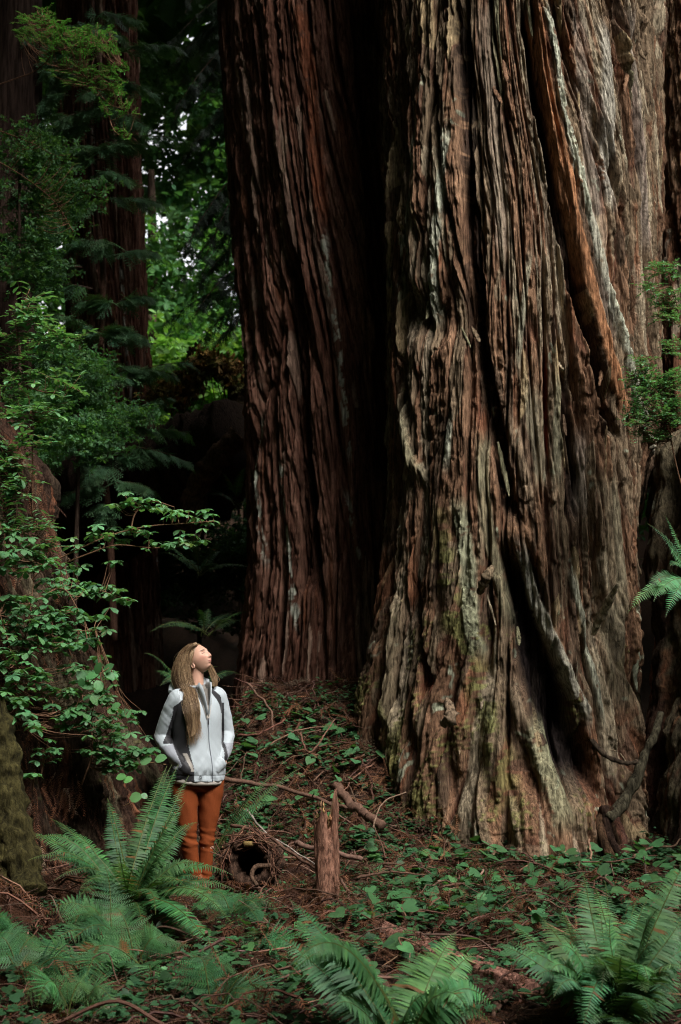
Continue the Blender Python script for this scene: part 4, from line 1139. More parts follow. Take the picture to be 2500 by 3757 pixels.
branch([(962, 3468), (995, 3450), (1028, 3440), (1090, 3435)], .016, .012, 'short brown stick end showing beside the lacy ferns', lift=.03)
branch([(259, 3270, 8.55), (275, 3340, 8.5), (292, 3400, 8.4), (312, 3465, 8.3)], .018, .012, 'upright dead stick left of the big fern clump', col=(.15, .10, .065))
branch([(339, 3735), (370, 3712), (414, 3690)], .011, .008, 'grey stick at the bottom edge under the lacy fern', col=(.25, .19, .15))
branch([(1190, 3440), (1270, 3470), (1345, 3530), (1400, 3590), (1440, 3640)], .024, .018, 'curved rust coloured branch passing behind the bottom fern fronds', lift=.03)
branch([(2160, 3080, 10.35), (2170, 3150, 10.28), (2176, 3215, 10.2)], .010, .007, 'thin upright pale stick against the dark root of the massive redwood', col=(.24, .14, .09))
branch([(1370, 3040, 9.9), (1385, 2980, 9.95), (1420, 2935, 10), (1490, 2905, 10.05)], .006, .004, 'thin arching twig above the snapped branch end', col=(.2, .13, .09))
branch([(1415, 3150, 9.7), (1398, 3090, 9.8), (1370, 3020, 9.95)], .006, .004, 'fine reddish twig hanging below the snapped branch end')
branch([(1450, 3160), (1470, 3135), (1482, 3122)], .018, .010, 'pale stripped wood chip on green leaves right of the broken stub', name='wood_chip', col=(.42, .31, .2), grp=None, cat='wood chip', lift=.03, n=16, k=12)
branch([(870, 2700, 11.2), (960, 2690, 11.1), (1050, 2640, 11.2)], .010, .006, 'dark thin branch crossing the needle mound right of the jacket', col=(.12, .05, .035))
branch([(1100, 2690, 11), (1140, 2760, 10.8), (1230, 2640, 11.3)], .008, .005, 'dark forked twig on the needle mound', col=(.12, .06, .04))
branch([(1560, 3450), (1600, 3400), (1700, 3385)], .008, .005, 'thin reddish twig among the heart shaped leaves')
branch([(1850, 3380), (1960, 3372), (2050, 3385)], .008, .005, 'thin twig just above the right hand fern')
# broken stub (post like)
st = thing('broken_stub', None, 'upright broken reddish stub with splintered pale top, right of the woman', 'stump')
base = at(1205, 3400, 8.95); top = at(1196, 3010, 9.15); st.location = base
n, k = 60, 40; t = np.linspace(0, 1, n); P = base + (top - base) * t[:, None]; v, f = tube(P - base, lerp(.070, .078, t), k, True)
a = np.tile(np.arange(k), n) * 2 * np.pi / k; tt = np.repeat(t, k)
vv = v[:n * k]; nz = fbm(a * 3, tt * 2.2, 700, 4) * .010 + .006 * perlin(a * 8, tt * 5, 701)
ax = np.repeat(P - base, k, 0); vv += unit(vv - ax) * nz[:, None]
jag = .12 * perlin(a * 1.6, a * 0, 702) + .10 * perlin(a * 4, a * 0, 703) + .16 * np.exp(-((a - 4.4) / .6) ** 2)
vv[:, 2] += jag * ss((tt - .72) / .28)
v[:n * k] = vv; v[-1] = (top - base) + [0, 0, -.10]
c = lerp(np.array([.12, .055, .036]), np.array([.24, .125, .085]), np.clip(.5 + 1.2 * fbm(np.append(a, [0, 0]) * 3, np.append(tt, [0, 1]) * 9, 704, 4), 0, 1)[:, None]); c[-1] = [.5, .34, .16]; 
o = put('stub_bark', v, f, M['bark'], c * .9, st)
mb = MB()
for i in range(34):
    aa = RNG.uniform(0, 6.28); q = (top - base) + np.array([math.cos(aa) * .066, math.sin(aa) * .066, RNG.uniform(-.07, .0)]) + [0, 0, .10 * math.exp(-((aa - 4.4) / .6) ** 2)]
    a_, b_ = tube(np.array([q, q + [RNG.normal(0, .006), RNG.normal(0, .006), .02], q + [RNG.normal(0, .012), RNG.normal(0, .01), RNG.uniform(.02, .07)]]), [.011, .008, .002], 5); mb.add(a_, b_, tone((.42, .27, .12) if i % 5 == 0 else (.17, .085, .05), 1, .3)[0])
mb.build('splintered_top', M['wood'], st)
# rotten log in front of the slope
def log(pts, r0, r1, label, col, Yl=None, lift=0., name='fallen_log', k=30):
    P = smoothpath([at(*p) if len(p) == 3 else on_ground(p[0], p[1], lift) for p in pts], 50); t = np.linspace(0, 1, 50); c0 = P[0].copy()
    v, f = tube(P - c0, lerp(r0, r1, t), k); a = np.tile(np.arange(k), 50) * 2 * np.pi / k; a2 = np.append(a, [0, 0]); t2 = np.append(np.repeat(t, k), [0, 1])
    nz = fbm(a2 * 3, t2 * 4, 711, 4); v = v + unit(v - np.vstack([np.repeat(P - c0, k, 0), P[:1] - c0, P[-1:] - c0])) * (nz * r0 * .35)[:, None]
    c = np.array(col) * np.clip(1 + .9 * nz + .4 * perlin(a2 * 9, t2 * 12, 712), .4, 1.8)[:, None]
    o = put(name, v, f, M['bark'], c); o.location = c0; return tag(o, label, 'log')
log([(1300, 3370), (1420, 3440), (1600, 3520), (1790, 3590), (1960, 3670)], .085, .075, 'rotting reddish log lying half buried behind the bottom fern fronds', (.19, .095, .07), lift=.0)
# hollow log
hl = thing('hollow_log', None, "hollow rotten log end with fibrous rim and dark hole by the woman's feet", 'log'); hc = at(915, 3165, 9.55); hl.location = hc
ax = unit(np.array([-.18, -1, .10])); l1 = unit(np.cross(ax, [0, 0, 1])); l2 = np.cross(l1, ax)
k = 44; ang = np.linspace(0, 2 * np.pi, k, endpoint=False); rings = []
for r_, s_ in ((.12, -.42), (.17, -.30), (.175, -.1), (.160, .0), (.130, .02), (.095, -.02), (.088, -.2), (.08, -.5)):
    w_ = 1 + .22 * perlin(ang * 1.6, ang * 0 + 3, 720) + .14 * perlin(ang * 6, ang * 0 + s_ * 5, 721)
    rings.append(ax * (s_ + .04 * perlin(ang * 3, ang * 0, 722))[:, None] + (np.cos(ang) * r_ * w_)[:, None] * l1 + (np.sin(ang) * r_ * w_ * 1.05)[:, None] * l2)
v, f = loft(np.array(rings)); c = np.array([.05, .029, .02]) * np.clip(1 + .9 * perlin(v[:, 0] * 50, v[:, 2] * 50, 723), .4, 1.7)[:, None]
put('log_shell', v, f, M['bark'], c, hl)
mb = MB()
for i in range(150):
    a_ = RNG.uniform(-.4, math.pi + .6); r_ = RNG.uniform(.12, .19); p0 = ax * RNG.uniform(-.05, .03) + math.cos(a_) * r_ * l1 + math.sin(a_) * r_ * l2
    tan = -math.sin(a_) * l1 + math.cos(a_) * l2
    q = smoothpath([p0, p0 + tan * .05 + ax * .01, p0 + tan * .11 * RNG.choice([-1, 1]) + RNG.normal(0, .035, 3)], 7); v, f = tube(q, .0035, 4); mb.add(v, f, tone((.11, .055, .035), 1, .4)[0])
mb.build('bark_fibres', M['wood'], hl)
v, f = loft([ering((0, 0, z_), .040 * s_, .022 * s_, 0, 18) for z_, s_ in ((0, .8), (.02, 1), (.035, .7))]); v[:, 0] += .012 * perlin(v[:, 0] * 60, v[:, 1] * 60, 1)
put('broken_wood', v + (l2 * .105 + ax * .015), f, M['wood'], np.array([.20, .135, .05]), hl)
log([(990, 3175, 9.35), (940, 3180, 9.3), (925, 3215, 9.25), (945, 3250, 9.2)], .017, .014, "bent bare root hooked in front of the hollow log's opening", (.075, .045, .03), name='bare_root', k=10)
tag(bpy.data.objects['bare_root'], cat='root')
# mossy block at the right edge and needle covered mound
def R_6(th, z):
    th = np.asarray(th, float); z = np.asarray(z, float)
    return 1.22 + .30 * np.clip((1.3 - z) / 1.3, 0, 1) ** 1.5 + .08 * np.cos(5 * th + z) + .12 * fbm(th * 2, z * 1.5, 15, 3) - .5 * ss((z - 3.2) / .5)
T6 = Trunk(arr(lambda z: 3.95 + .0 * z), arr(lambda z: 11.5 + 0 * z), R_6, 1.2)
s6 = thing('mossy_stump', None, 'dark rotten stump at the right edge that carries ferns beside the root hollow', 'stump'); s6.location = (3.95, 11.5, 0)
W(build_trunk(T6, (-2.4, .6), (-.2, 3.5), 260, 300, 3.62, dict(seed=606, shear=lambda S, z: 0 * S, feats=[], pal=pal5, palw=np.array([3, 3, 2, 1, 1]), lich=lambda S, z: .95 + 0 * S, moss=lambda S, z: .9 + 0 * S, depth=1.), M['moss'], None), s6)
# ------------------------------------------------------------------ plants
def px_root(px, py, Y=None):
    return at(px, py, Y) if Y else on_ground(px, py)
GF = (.044, .115, .038); GL = (.060, .165, .058); GD = (.028, .085, .028)
def tips(lst): return [((at(*q[0])),) + tuple(q[1:]) for q in lst]
DOUBLE = lambda T, k=1: T + [(t_[0] + RNG.normal(0, .085, 3),) + tuple(t_[1:]) for t_ in T for _ in range(k)]
r = np.array(at(470, 3360, 8.55)); r[2] = ground(r[0], r[1]) + .02
fern('large sword fern clump in front of the woman with tall arching fronds', None, r, DOUBLE(tips([
    ((187, 3004, 8.9), .22, .085), ((115, 3076, 8.6), .35, .08), ((123, 3167, 8.3), .3, .075), ((203, 3223, 8.1), .25, .07), ((394, 2925, 9.0), .12, .085), ((677, 2945, 9.1), .14, .095),
    ((657, 3040, 8.7), .10, .10), ((617, 3104, 8.35), .08, .10), ((753, 3157, 8.5), .20, .10), ((852, 3208, 8.6), .25, .095), ((749, 3322, 8.0), .26, .09), ((827, 3570, 7.6), .45, .10), ((728, 3496, 7.8), .36, .09),
    ((480, 3195, 8.0), .10, .085), ((655, 2800, 9.25), .15, .085), ((645, 2812, 9.35), .12, .08), ((765, 3280, 8.2), .22, .085), ((335, 3215, 8.2), .2, .08), ((300, 3110, 9.1), .2, .085), ((265, 3060, 8.7), .2, .085), ((520, 3020, 9.3), .15, .085), ((280, 3300, 8.0), .25, .08), ((560, 3360, 7.9), .3, .08), ((700, 3420, 8.0), .35, .085), ((420, 3100, 8.9), .12, .085)])), 'sword', .105, .2, GF)
r = np.array(at(1480, 3985, 5.95)); r[2] = ground(r[0], r[1])
fern('sword fern at the bottom centre with broad pale fronds cut off by the frame', None, r, DOUBLE(tips([
    ((1022, 3428, 6.25), .12, .12), ((1100, 3398, 6.45), .06, .125), ((1292, 3434, 6.50), .04, .125), ((1745, 3494, 6.45), .10, .125), ((1600, 3520, 6.65), .30, .11), ((1050, 3592, 5.75), .5, .10), ((1715, 3722, 5.75), .34, .10), ((1822, 3712, 5.95), .36, .10), ((1220, 3660, 5.75), .2, .11), ((1430, 3700, 5.75), .12, .11)])), 'sword', .12, .1, (.064, .155, .058), twist=.65)
r = np.array(at(2260, 3900, 6.15)); r[2] = ground(r[0], r[1])
fern('big sword fern in the bottom right corner with many overlapping fronds', None, r, DOUBLE(tips([
    ((2140, 3200, 6.85), .05, .115), ((1960, 3342, 6.65), .10, .115), ((1880, 3452, 6.35), .14, .115), ((1962, 3588, 6.05), .25, .10), ((2437, 3262, 6.85), .05, .115), ((2510, 3345, 6.65), .16, .11), ((2520, 3395, 6.45), .2, .11), ((2055, 3338, 7.05), .08, .11), ((2216, 3240, 7.05), .02, .115), ((2345, 3305, 7.05), .04, .115), ((2206, 3640, 5.85), .4, .09), ((2130, 3745, 5.75), .4, .09),
    ((2330, 3400, 6.35), .06, .11), ((2250, 3360, 6.25), .05, .11), ((2420, 3450, 6.05), .14, .11), ((2500, 3560, 5.85), .25, .11), ((2380, 3600, 5.75), .3, .10), ((2120, 3420, 6.35), .08, .11), ((2060, 3520, 6.15), .16, .105), ((2560, 3480, 6.25), .2, .11), ((2300, 3520, 5.85), .2, .10), ((2470, 3330, 7.15), .1, .11), ((2180, 3500, 6.05), .12, .105), ((2030, 3660, 5.85), .3, .1), ((2400, 3740, 5.55), .3, .1)])), 'sword', .11, .1, (.070, .165, .065), twist=.6)
r = np.array(at(800, 2880, 10.1)); r[2] = ground(r[0], r[1]) + .2
fern('small fern arching out behind the jacket hem onto the slope', None, r, tips([((1015, 2955, 9.9), .22, .06), ((1110, 2815, 10.3), .12, .06), ((1020, 2830, 10.3), .12, .05), ((960, 2900, 9.9), .15, .055)]), 'sword', .06, .2, (.055, .15, .055), twist=.7)
r = np.array(at(2560, 2160, 10.7))
fern('pale fern drooping in from the right edge over the dark hollow', None, r, tips([((2310, 2255, 10.5), .28, .10), ((2400, 2205, 10.35), .22, .10), ((2375, 1920, 10.6), .14, .06), ((2425, 1965, 10.5), .10, .06), ((2440, 1890, 10.7), .1, .06), ((2360, 2200, 10.4), .3, .09), ((2450, 2260, 10.3), .25, .10), ((2455, 2080, 10.5), .2, .08)]), 'sword', .09, .2, (.085, .20, .085), twist=.8)
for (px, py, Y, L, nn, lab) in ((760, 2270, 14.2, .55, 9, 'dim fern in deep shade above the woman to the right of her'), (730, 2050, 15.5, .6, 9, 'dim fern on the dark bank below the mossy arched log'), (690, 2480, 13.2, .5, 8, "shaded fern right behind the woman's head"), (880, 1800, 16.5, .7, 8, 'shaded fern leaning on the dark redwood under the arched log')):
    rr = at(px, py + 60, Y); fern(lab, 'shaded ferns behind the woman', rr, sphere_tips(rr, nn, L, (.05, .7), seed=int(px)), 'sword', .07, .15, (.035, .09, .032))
# lacy ferns
def lady(px, py, Y, tp, lab, col=(.066, .165, .060), w=.17):
    rr = np.array(at(px, py, Y)); rr[2] = ground(rr[0], rr[1])
    fern(lab, 'lacy ferns in front', rr, DOUBLE(tips([(q_[0], q_[1], q_[2] * 1.22) for q_ in tp])), 'lady', w, .15, col, name='lady_fern', twist=.55)
lady(330, 3640, 7.4, [((45, 3590, 7.3), .3, .17), ((330, 3725, 6.7), .25, .15), ((120, 3660, 6.9), .25, .14)], 'lacy fern in the lower left corner with flat triangular fronds')
lady(520, 3660, 7.3, [((690, 3530, 7.5), .34, .17), ((220, 3590, 7.2), .3, .18), ((420, 3500, 7.6), .3, .16), ((600, 3700, 6.8), .2, .13)], 'bright lacy fern under the big fern clump at bottom left')
lady(430, 3520, 8.0, [((175, 3360, 8.0), .3, .16), ((250, 3395, 7.9), .24, .15), ((250, 3465, 7.7), .2, .15), ((170, 3490, 7.6), .22, .13), ((390, 3310, 8.2), .15, .15)], 'lacy fern spreading left of the big fern clump')
lady(840, 3440, 8.4, [((855, 3285, 8.7), .1, .14), ((990, 3400, 8.3), .25, .13), ((700, 3360, 8.6), .2, .13), ((910, 3500, 8.0), .22, .13), ((780, 3330, 8.7), .15, .12), ((940, 3330, 8.6), .2, .11)], 'dark lacy fern between the big fern clump and the hollow log', (.045, .13, .045))
lady(960, 3590, 7.7, [((1110, 3560, 7.6), .25, .19), ((930, 3530, 7.8), .15, .12), ((1020, 3520, 7.9), .16, .15)], 'single spreading lacy frond just left of the bottom centre fern', (.06, .16, .058))
lady(-70, 3560, 7.6, [((60, 3430, 7.7), .25, .15), ((120, 3530, 7.5), .22, .15), ((10, 3400, 7.9), .2, .14)], 'lacy fern poking in from the left edge')

lady(240, 3790, 6.6, [((60, 3720, 6.5), .25, .17), ((330, 3690, 6.6), .25, .17), ((200, 3640, 6.9), .2, .16), ((450, 3740, 6.4), .25, .15)], 'lacy fern cut off by the bottom edge at far left')
lady(800, 3760, 6.7, [((650, 3640, 6.8), .25, .16), ((900, 3650, 6.8), .25, .16), ((960, 3730, 6.5), .25, .15), ((770, 3600, 7.0), .2, .16)], 'dark lacy fern at the bottom edge left of the bottom centre fern', (.045, .12, .045))
lady(60, 3720, 7.0, [((-20, 3560, 7.1), .25, .17), ((130, 3560, 7.2), .25, .17), ((190, 3640, 6.9), .22, .16)], 'lacy fern low at the left edge over the seedling', (.05, .135, .05))
# leafy shrubs with whorled leaves
def shrub(label, clusters, stems, col, size, base, kind='whorl', group=None, name='leafy_shrub', twig=(.16, .085, .05), jitY=.12, cat='shrub', dens=1.5):
    """clusters: (x0,x1,y0,y1,n,Y) pixel boxes; stems: list of pixel+Y polylines"""
    e = thing(name, None, label, cat, group); e.location = base; b0 = np.asarray(base, float)
    ms, ml = MB(), MB(); SP_ = []
    for s in stems:
        P = smoothpath([at(*p) for p in s], 30); SP_.append(P)
        v, f = tube(P - b0, np.linspace(.0065, .0025, 30), 6); ms.add(v, f, np.array(twig))
    ALL = np.vstack(SP_)
    for (x0, x1, y0, y1, n, Y) in clusters:
        for i in range(int(n * dens)):
            p = at(RNG.uniform(x0, x1), RNG.uniform(y0, y1), Y + RNG.normal(0, jitY))
            d_ = np.linalg.norm(ALL - p, axis=1); j = int(np.argmin(d_ + np.where(ALL[:, 2] > p[2] + .02, .15, 0))); q = ALL[j]
            if d_[j] > .02:
                mid = (p + q) / 2 + np.array([0, 0, -.12 * d_[j]]) + RNG.normal(0, .05 * d_[j], 3)
                v, f = tube(smoothpath([q, mid, p], 9) - b0, np.linspace(.0030, .0014, 9), 4, False); ms.add(v, f, np.array(twig))
            if kind == 'whorl':
                tv, tf = WHORLS[int(RNG.integers(0, 4))]; sc = size * RNG.uniform(.85, 1.45)
                inst(ml, tv, tf, (p - b0)[None], rand_basis(1, .22), np.array([sc]), tone(col, 1, .16))
            else:
                m = int(RNG.integers(5, 9)); dirn = unit(np.array([p[0] - q[0], p[1] - q[1], .35 * abs(p[2] - q[2])]) + RNG.normal(0, .05, 3))
                L = size * RNG.uniform(2.2, 3.6); tt = np.linspace(0, 1, m)
                P = p + (tt[:, None] - .5) * L * dirn; v, f = tube(P - b0, .0016, 4, False); ms.add(v, f, np.array(twig))
                for sd in (1, -1):
                    lat = unit(np.cross([0, 0, 1], dirn)) * sd
                    dd = unit(lat + dirn * .55 + np.array([0, 0, .15]) + RNG.normal(0, .18, (m, 3)))
                    inst(ml, *(LEAF_WIDE if kind == 'wide' else LEAF), P - b0, basis(dd, np.array([0, 0, 1.]) + RNG.normal(0, .2, (m, 3))), size * RNG.uniform(.7, 1.2, m) * (1.05 - .3 * tt), tone(col, m, .15))
                inst(ml, *LEAF, (P[-1] - b0)[None], basis(dirn[None], np.array([[0, 0, 1.]])), np.array([size]), tone(col, 1, .15))
    ms.build('stems', M['wood'], e); ml.build('foliage', M['leaf'], e)
    return e
LG = (.085, .205, .085); LG2 = (.062, .16, .064); LB = (.11, .25, .11)
shrub('shrub branch reaching right over the dark gap with flat pale leaf whorls', [(421, 600, 1800, 1867, 14, 9.75), (600, 785, 1860, 1920, 11, 9.7), (333, 560, 1925, 1965, 14, 9.75), (540, 745, 1935, 2015, 15, 9.7), (250, 480, 1960, 2020, 8, 9.8), (245, 320, 2060, 2097, 4, 9.8), (390, 450, 2045, 2062, 2, 9.8), (214, 330, 2124, 2190, 8, 9.8), (330, 436, 2140, 2190, 7, 9.75), (430, 500, 2180, 2212, 4, 9.75), (340, 440, 2150, 2183, 4, 9.75)],
      [[(60, 2200, 9.9), (153, 2089, 9.8), (245, 2036, 9.75), (398, 1967, 9.7), (536, 1932, 9.7), (660, 1922, 9.68), (785, 1912, 9.65)], [(230, 2070, 9.78), (330, 2030, 9.75), (430, 2000, 9.72), (560, 2010, 9.7), (700, 2005, 9.7)], [(480, 1945, 9.7), (500, 1880, 9.7), (560, 1840, 9.72), (640, 1860, 9.72)], [(260, 2075, 9.8), (300, 2150, 9.8), (380, 2170, 9.75), (480, 2205, 9.75)]], LB, .052, at(60, 2200, 9.9), jitY=.06)
shrub('shrub on top of the mossy stump with upright shoots of narrow leaves', [(80, 140, 1050, 1200, 7, 9.6), (0, 150, 1150, 1260, 8, 9.6), (150, 310, 1210, 1260, 8, 9.5), (0, 160, 1270, 1330, 6, 9.6), (90, 190, 1370, 1400, 4, 9.55), (190, 280, 1400, 1450, 4, 9.5), (0, 190, 1480, 1560, 12, 9.5), (0, 80, 1370, 1440, 5, 9.6)],
      [[(120, 1900, 9.75), (118, 1600, 9.65), (95, 1380, 9.6), (60, 1200, 9.6), (110, 1060, 9.6)], [(85, 1300, 9.6), (170, 1250, 9.55), (310, 1225, 9.5)], [(100, 1420, 9.6), (180, 1440, 9.55), (280, 1420, 9.5)], [(95, 1550, 9.65), (60, 1530, 9.6), (0, 1500, 9.6)]], LB, .075, at(120, 1900, 9.75), 'pairs', jitY=.06, cat='shrub')
shrub('shrub in front of the mossy stump with stacked narrow leaves at the left edge', [(0, 150, 1590, 1690, 9, 9.3), (0, 110, 1690, 1840, 15, 9.3), (50, 172, 1894, 1960, 6, 9.3), (0, 60, 1900, 1960, 4, 9.25), (130, 245, 1975, 2017, 5, 9.4)],
      [[(20, 2100, 9.35), (30, 1900, 9.35), (45, 1760, 9.3), (50, 1690, 9.3)], [(20, 2050, 9.35), (80, 1960, 9.3), (220, 2000, 9.4)]], LG, .068, at(20, 2100, 9.35), 'pairs', jitY=.05)
shrub('wide leafy shrub covering the middle of the left bank', [(0, 140, 2400, 2720, 16, 8.8), (0, 160, 1960, 2040, 8, 9.1), (180, 420, 2480, 2700, 14, 9.2), (0, 200, 2024, 2104, 16, 9.15), (145, 250, 2110, 2180, 9, 9.3), (0, 210, 2180, 2265, 20, 9.1), (175, 310, 2220, 2275, 10, 9.25), (0, 150, 2270, 2400, 24, 9.05), (130, 275, 2270, 2400, 20, 9.15), (240, 370, 2295, 2362, 11, 9.3), (0, 60, 2400, 2560, 7, 9.0), (80, 175, 2446, 2515, 8, 9.05), (190, 290, 2420, 2470, 5, 9.15), (330, 440, 2380, 2560, 10, 9.5), (250, 420, 2180, 2320, 8, 9.6), (420, 540, 2600, 2720, 9, 9.6), (180, 330, 2060, 2180, 8, 9.6)],
      [[(60, 2650, 9.1), (70, 2450, 9.1), (110, 2250, 9.12), (130, 2060, 9.15)], [(80, 2420, 9.1), (180, 2330, 9.15), (350, 2310, 9.3)], [(70, 2450, 9.1), (30, 2350, 9.05), (0, 2250, 9.05)], [(130, 2200, 9.15), (230, 2160, 9.3), (290, 2240, 9.3)]], LG, .056, at(60, 2650, 9.1), jitY=.08)
shrub('leafy shrub low on the bank trailing toward the woman', [(271, 345, 2440, 2480, 4, 9.3), (319, 390, 2530, 2580, 6, 9.3), (150, 270, 2520, 2600, 9, 9.1), (230, 320, 2600, 2680, 10, 9.15), (320, 440, 2610, 2720, 20, 9.3), (310, 480, 2717, 2800, 22, 9.3), (460, 560, 2740, 2780, 10, 9.35), (90, 140, 2600, 2630, 3, 9.0), (400, 430, 2580, 2600, 2, 9.35), (380, 500, 2790, 2840, 7, 9.35)],
      [[(300, 2880, 9.3), (340, 2760, 9.3), (330, 2650, 9.3), (300, 2540, 9.28), (310, 2450, 9.3)], [(340, 2760, 9.3), (450, 2760, 9.33), (560, 2765, 9.38)], [(330, 2650, 9.3), (250, 2600, 9.15), (170, 2560, 9.1)], [(335, 2720, 9.3), (400, 2670, 9.32), (430, 2620, 9.34)]], LG2, .050, at(300, 2880, 9.3), jitY=.07)
shrub('small dark sprig of whorled leaves on the bare bank below the shrubs', [(110, 215, 2700, 2797, 9, 8.9)], [[(150, 2850, 8.95), (165, 2780, 8.92), (180, 2710, 8.9)]], LG2, .045, at(150, 2850, 8.95), jitY=.04, name='seedling', cat='seedling', group='seedlings on the left bank')
shrub('tiny seedling with one flat whorl beside the mossy root', [(95, 160, 2825, 2858, 3, 8.8)], [[(120, 2900, 8.85), (125, 2860, 8.82), (128, 2835, 8.8)]], LG, .052, at(120, 2900, 8.85), jitY=.03, name='seedling', cat='seedling', group='seedlings on the left bank')
def broad(label, leaves, stems, col, base, name='broadleaf_sprig'):
    e = thing(name, None, label, 'sprig'); e.location = base; b0 = np.asarray(base, float); ms, ml = MB(), MB()
    for s in stems:
        v, f = tube(smoothpath([at(*p) for p in s], 16) - b0, .003, 5); ms.add(v, f, (.17, .10, .05))
    for (px, py, Y, L, adeg, tilt) in leaves:
        p = at(px, py, Y); a = math.radians(adeg); d = np.array([math.cos(a), -.25, math.sin(a)]); nn = unit(np.array([-math.sin(a) * .3, -.75, .65 + tilt]))
        inst(ml, *LEAF_WIDE, (p - b0 - unit(d) * L * .5)[None], basis(d[None], nn[None]), np.array([L]), tone(col, 1, .12))
    ms.build('stems', M['wood'], e); ml.build('foliage', M['leaf'], e)
broad("sprig with large rounded glossy leaves by the woman's elbow", [(535, 2790, 9.25, .085, 20, 0), (590, 2782, 9.22, .085, 15, .1), (498, 2808, 9.25, .06, 60, 0), (470, 2860, 9.2, .07, 20, .2), (498, 2925, 9.1, .085, 10, -.2), (445, 2850, 9.2, .07, 190, .2), (530, 2920, 9.15, .05, -30, 0)], [[(430, 2860, 9.3), (480, 2825, 9.27), (540, 2798, 9.25), (610, 2805, 9.22)], [(450, 2960, 9.2), (500, 2935, 9.15), (540, 2925, 9.15)]], (.10, .24, .08), at(430, 2860, 9.3))
broad('sprig with big pointed glossy leaves on the left bank', [(360, 2452, 9.1, .085, 70, 0), (398, 2450, 9.1, .085, 40, .1), (405, 2478, 9.1, .07, -30, .2), (300, 2480, 9.1, .085, 130, .1), (318, 2515, 9.1, .085, -20, .3), (300, 2505, 9.08, .06, 100, 0), (335, 2480, 9.1, .08, 10, .2), (363, 2515, 9.1, .08, -60, .1), (352, 2565, 9.1, .085, -70, .1), (375, 2560, 9.1, .06, 20, .2), (320, 2635, 9.1, .06, 200, 0), (425, 2590, 9.12, .07, 25, .1), (410, 2610, 9.12, .06, -10, .2)], [[(260, 2640, 9.15), (310, 2530, 9.12), (360, 2480, 9.1), (400, 2450, 9.1)], [(330, 2640, 9.2), (350, 2580, 9.12), (380, 2550, 9.1)]], (.075, .20, .07), at(260, 2640, 9.15))
broad('low bright green seedling with oval leaves under the lacy ferns', [(500 + 26 * (i % 7) - 4 * (i // 7), 3560 + 30 * (i // 7) + 12 * (i % 2), 7.1 - .05 * (i // 7), .055, 40 * i, .3) for i in range(21)], [[(560, 3720, 7.1), (555, 3640, 7.05), (550, 3560, 7.1)], [(560, 3700, 7.1), (620, 3620, 7.0)]], (.065, .21, .07), at(560, 3720, 7.1), 'seedling')
tag(bpy.data.objects['seedling.002'], cat='seedling')
broad('little plant with broad leaves at the lower left edge', [(62, 3680, 7.2, .06, 10, .3), (85, 3665, 7.2, .06, 60, .3), (100, 3685, 7.2, .06, -10, .3), (55, 3665, 7.2, .06, 150, .3), (70, 3700, 7.1, .05, -100, .3), (90, 3650, 7.2, .05, 100, .3)], [[(78, 3740, 7.2), (78, 3680, 7.2)]], (.05, .16, .055), at(78, 3740, 7.2), 'seedling')
tag(bpy.data.objects['seedling.003'], cat='seedling')
# right edge shrub
shrub('bright green shrub at the right edge in front of the redwood bark', [(2390, 2500, 965, 1020, 12, 10.3), (2400, 2500, 1060, 1180, 24, 10.3), (2350, 2400, 1040, 1065, 5, 10.3), (2330, 2400, 1310, 1400, 14, 10.2), (2290, 2500, 1370, 1420, 28, 10.2), (2320, 2520, 1420, 1510, 40, 10.15), (2300, 2520, 1510, 1560, 30, 10.15), (2310, 2450, 1580, 1620, 14, 10.2), (2440, 2520, 1250, 1300, 8, 10.3), (2460, 2520, 1340, 1390, 6, 10.3)],
      [[(2560, 2000, 10.5), (2480, 1700, 10.35), (2440, 1500, 10.2), (2360, 1400, 10.2), (2350, 1310, 10.2)], [(2560, 1800, 10.4), (2540, 1400, 10.35), (2480, 1100, 10.3), (2440, 960, 10.3)], [(2460, 1560, 10.2), (2380, 1540, 10.15), (2300, 1530, 10.15)], [(2450, 1480, 10.2), (2380, 1400, 10.2), (2295, 1370, 10.2)]], (.11, .26, .125), .036, at(2560, 2000, 10.5), 'pairs', jitY=.09, dens=2.3)
# fine leaved branch in the upper left
shrub('sunlit huckleberry branch with tiny leaves hanging in at the upper left', [(80, 200, 25, 110, 34, 11.5), (60, 260, 70, 160, 60, 11.5), (180, 330, 95, 190, 56, 11.4), (300, 425, 95, 200, 44, 11.3), (380, 440, 180, 195, 10, 11.3), (150, 330, 190, 280, 40, 11.5), (240, 400, 230, 320, 34, 11.4), (330, 450, 240, 345, 30, 11.3), (400, 470, 235, 260, 10, 11.3), (370, 510, 370, 425, 18, 11.3), (330, 440, 300, 350, 16, 11.4), (400, 475, 470, 510, 9, 11.3)],
      [[(-60, 330, 11.8), (40, 295, 11.7), (130, 260, 11.6), (190, 200, 11.5), (220, 120, 11.5), (140, 50, 11.5)], [(200, 190, 11.5), (300, 165, 11.4), (430, 150, 11.3)], [(190, 240, 11.5), (300, 270, 11.4), (400, 380, 11.35), (480, 400, 11.3)], [(310, 280, 11.4), (380, 330, 11.35), (460, 245, 11.3)], [(390, 390, 11.35), (420, 480, 11.3), (470, 505, 11.3)]], (.075, .22, .06), .024, at(-60, 330, 11.8), 'pairs', name='huckleberry_branch', jitY=.10, cat='branch')
shrub('dull fine leaved branch dangling from the left edge beside the slim redwood', [(60, 160, 480, 560, 16, 12), (150, 260, 690, 780, 22, 12), (130, 260, 760, 860, 16, 12), (170, 280, 560, 720, 10, 12)], [[(-50, 560, 12.1), (0, 595, 12), (90, 650, 12), (200, 740, 12), (270, 850, 12)], [(0, 480, 12), (80, 510, 12), (150, 540, 12)]], (.045, .12, .04), .022, at(-50, 560, 12.1), 'pairs', name='huckleberry_branch', jitY=.1, cat='branch')

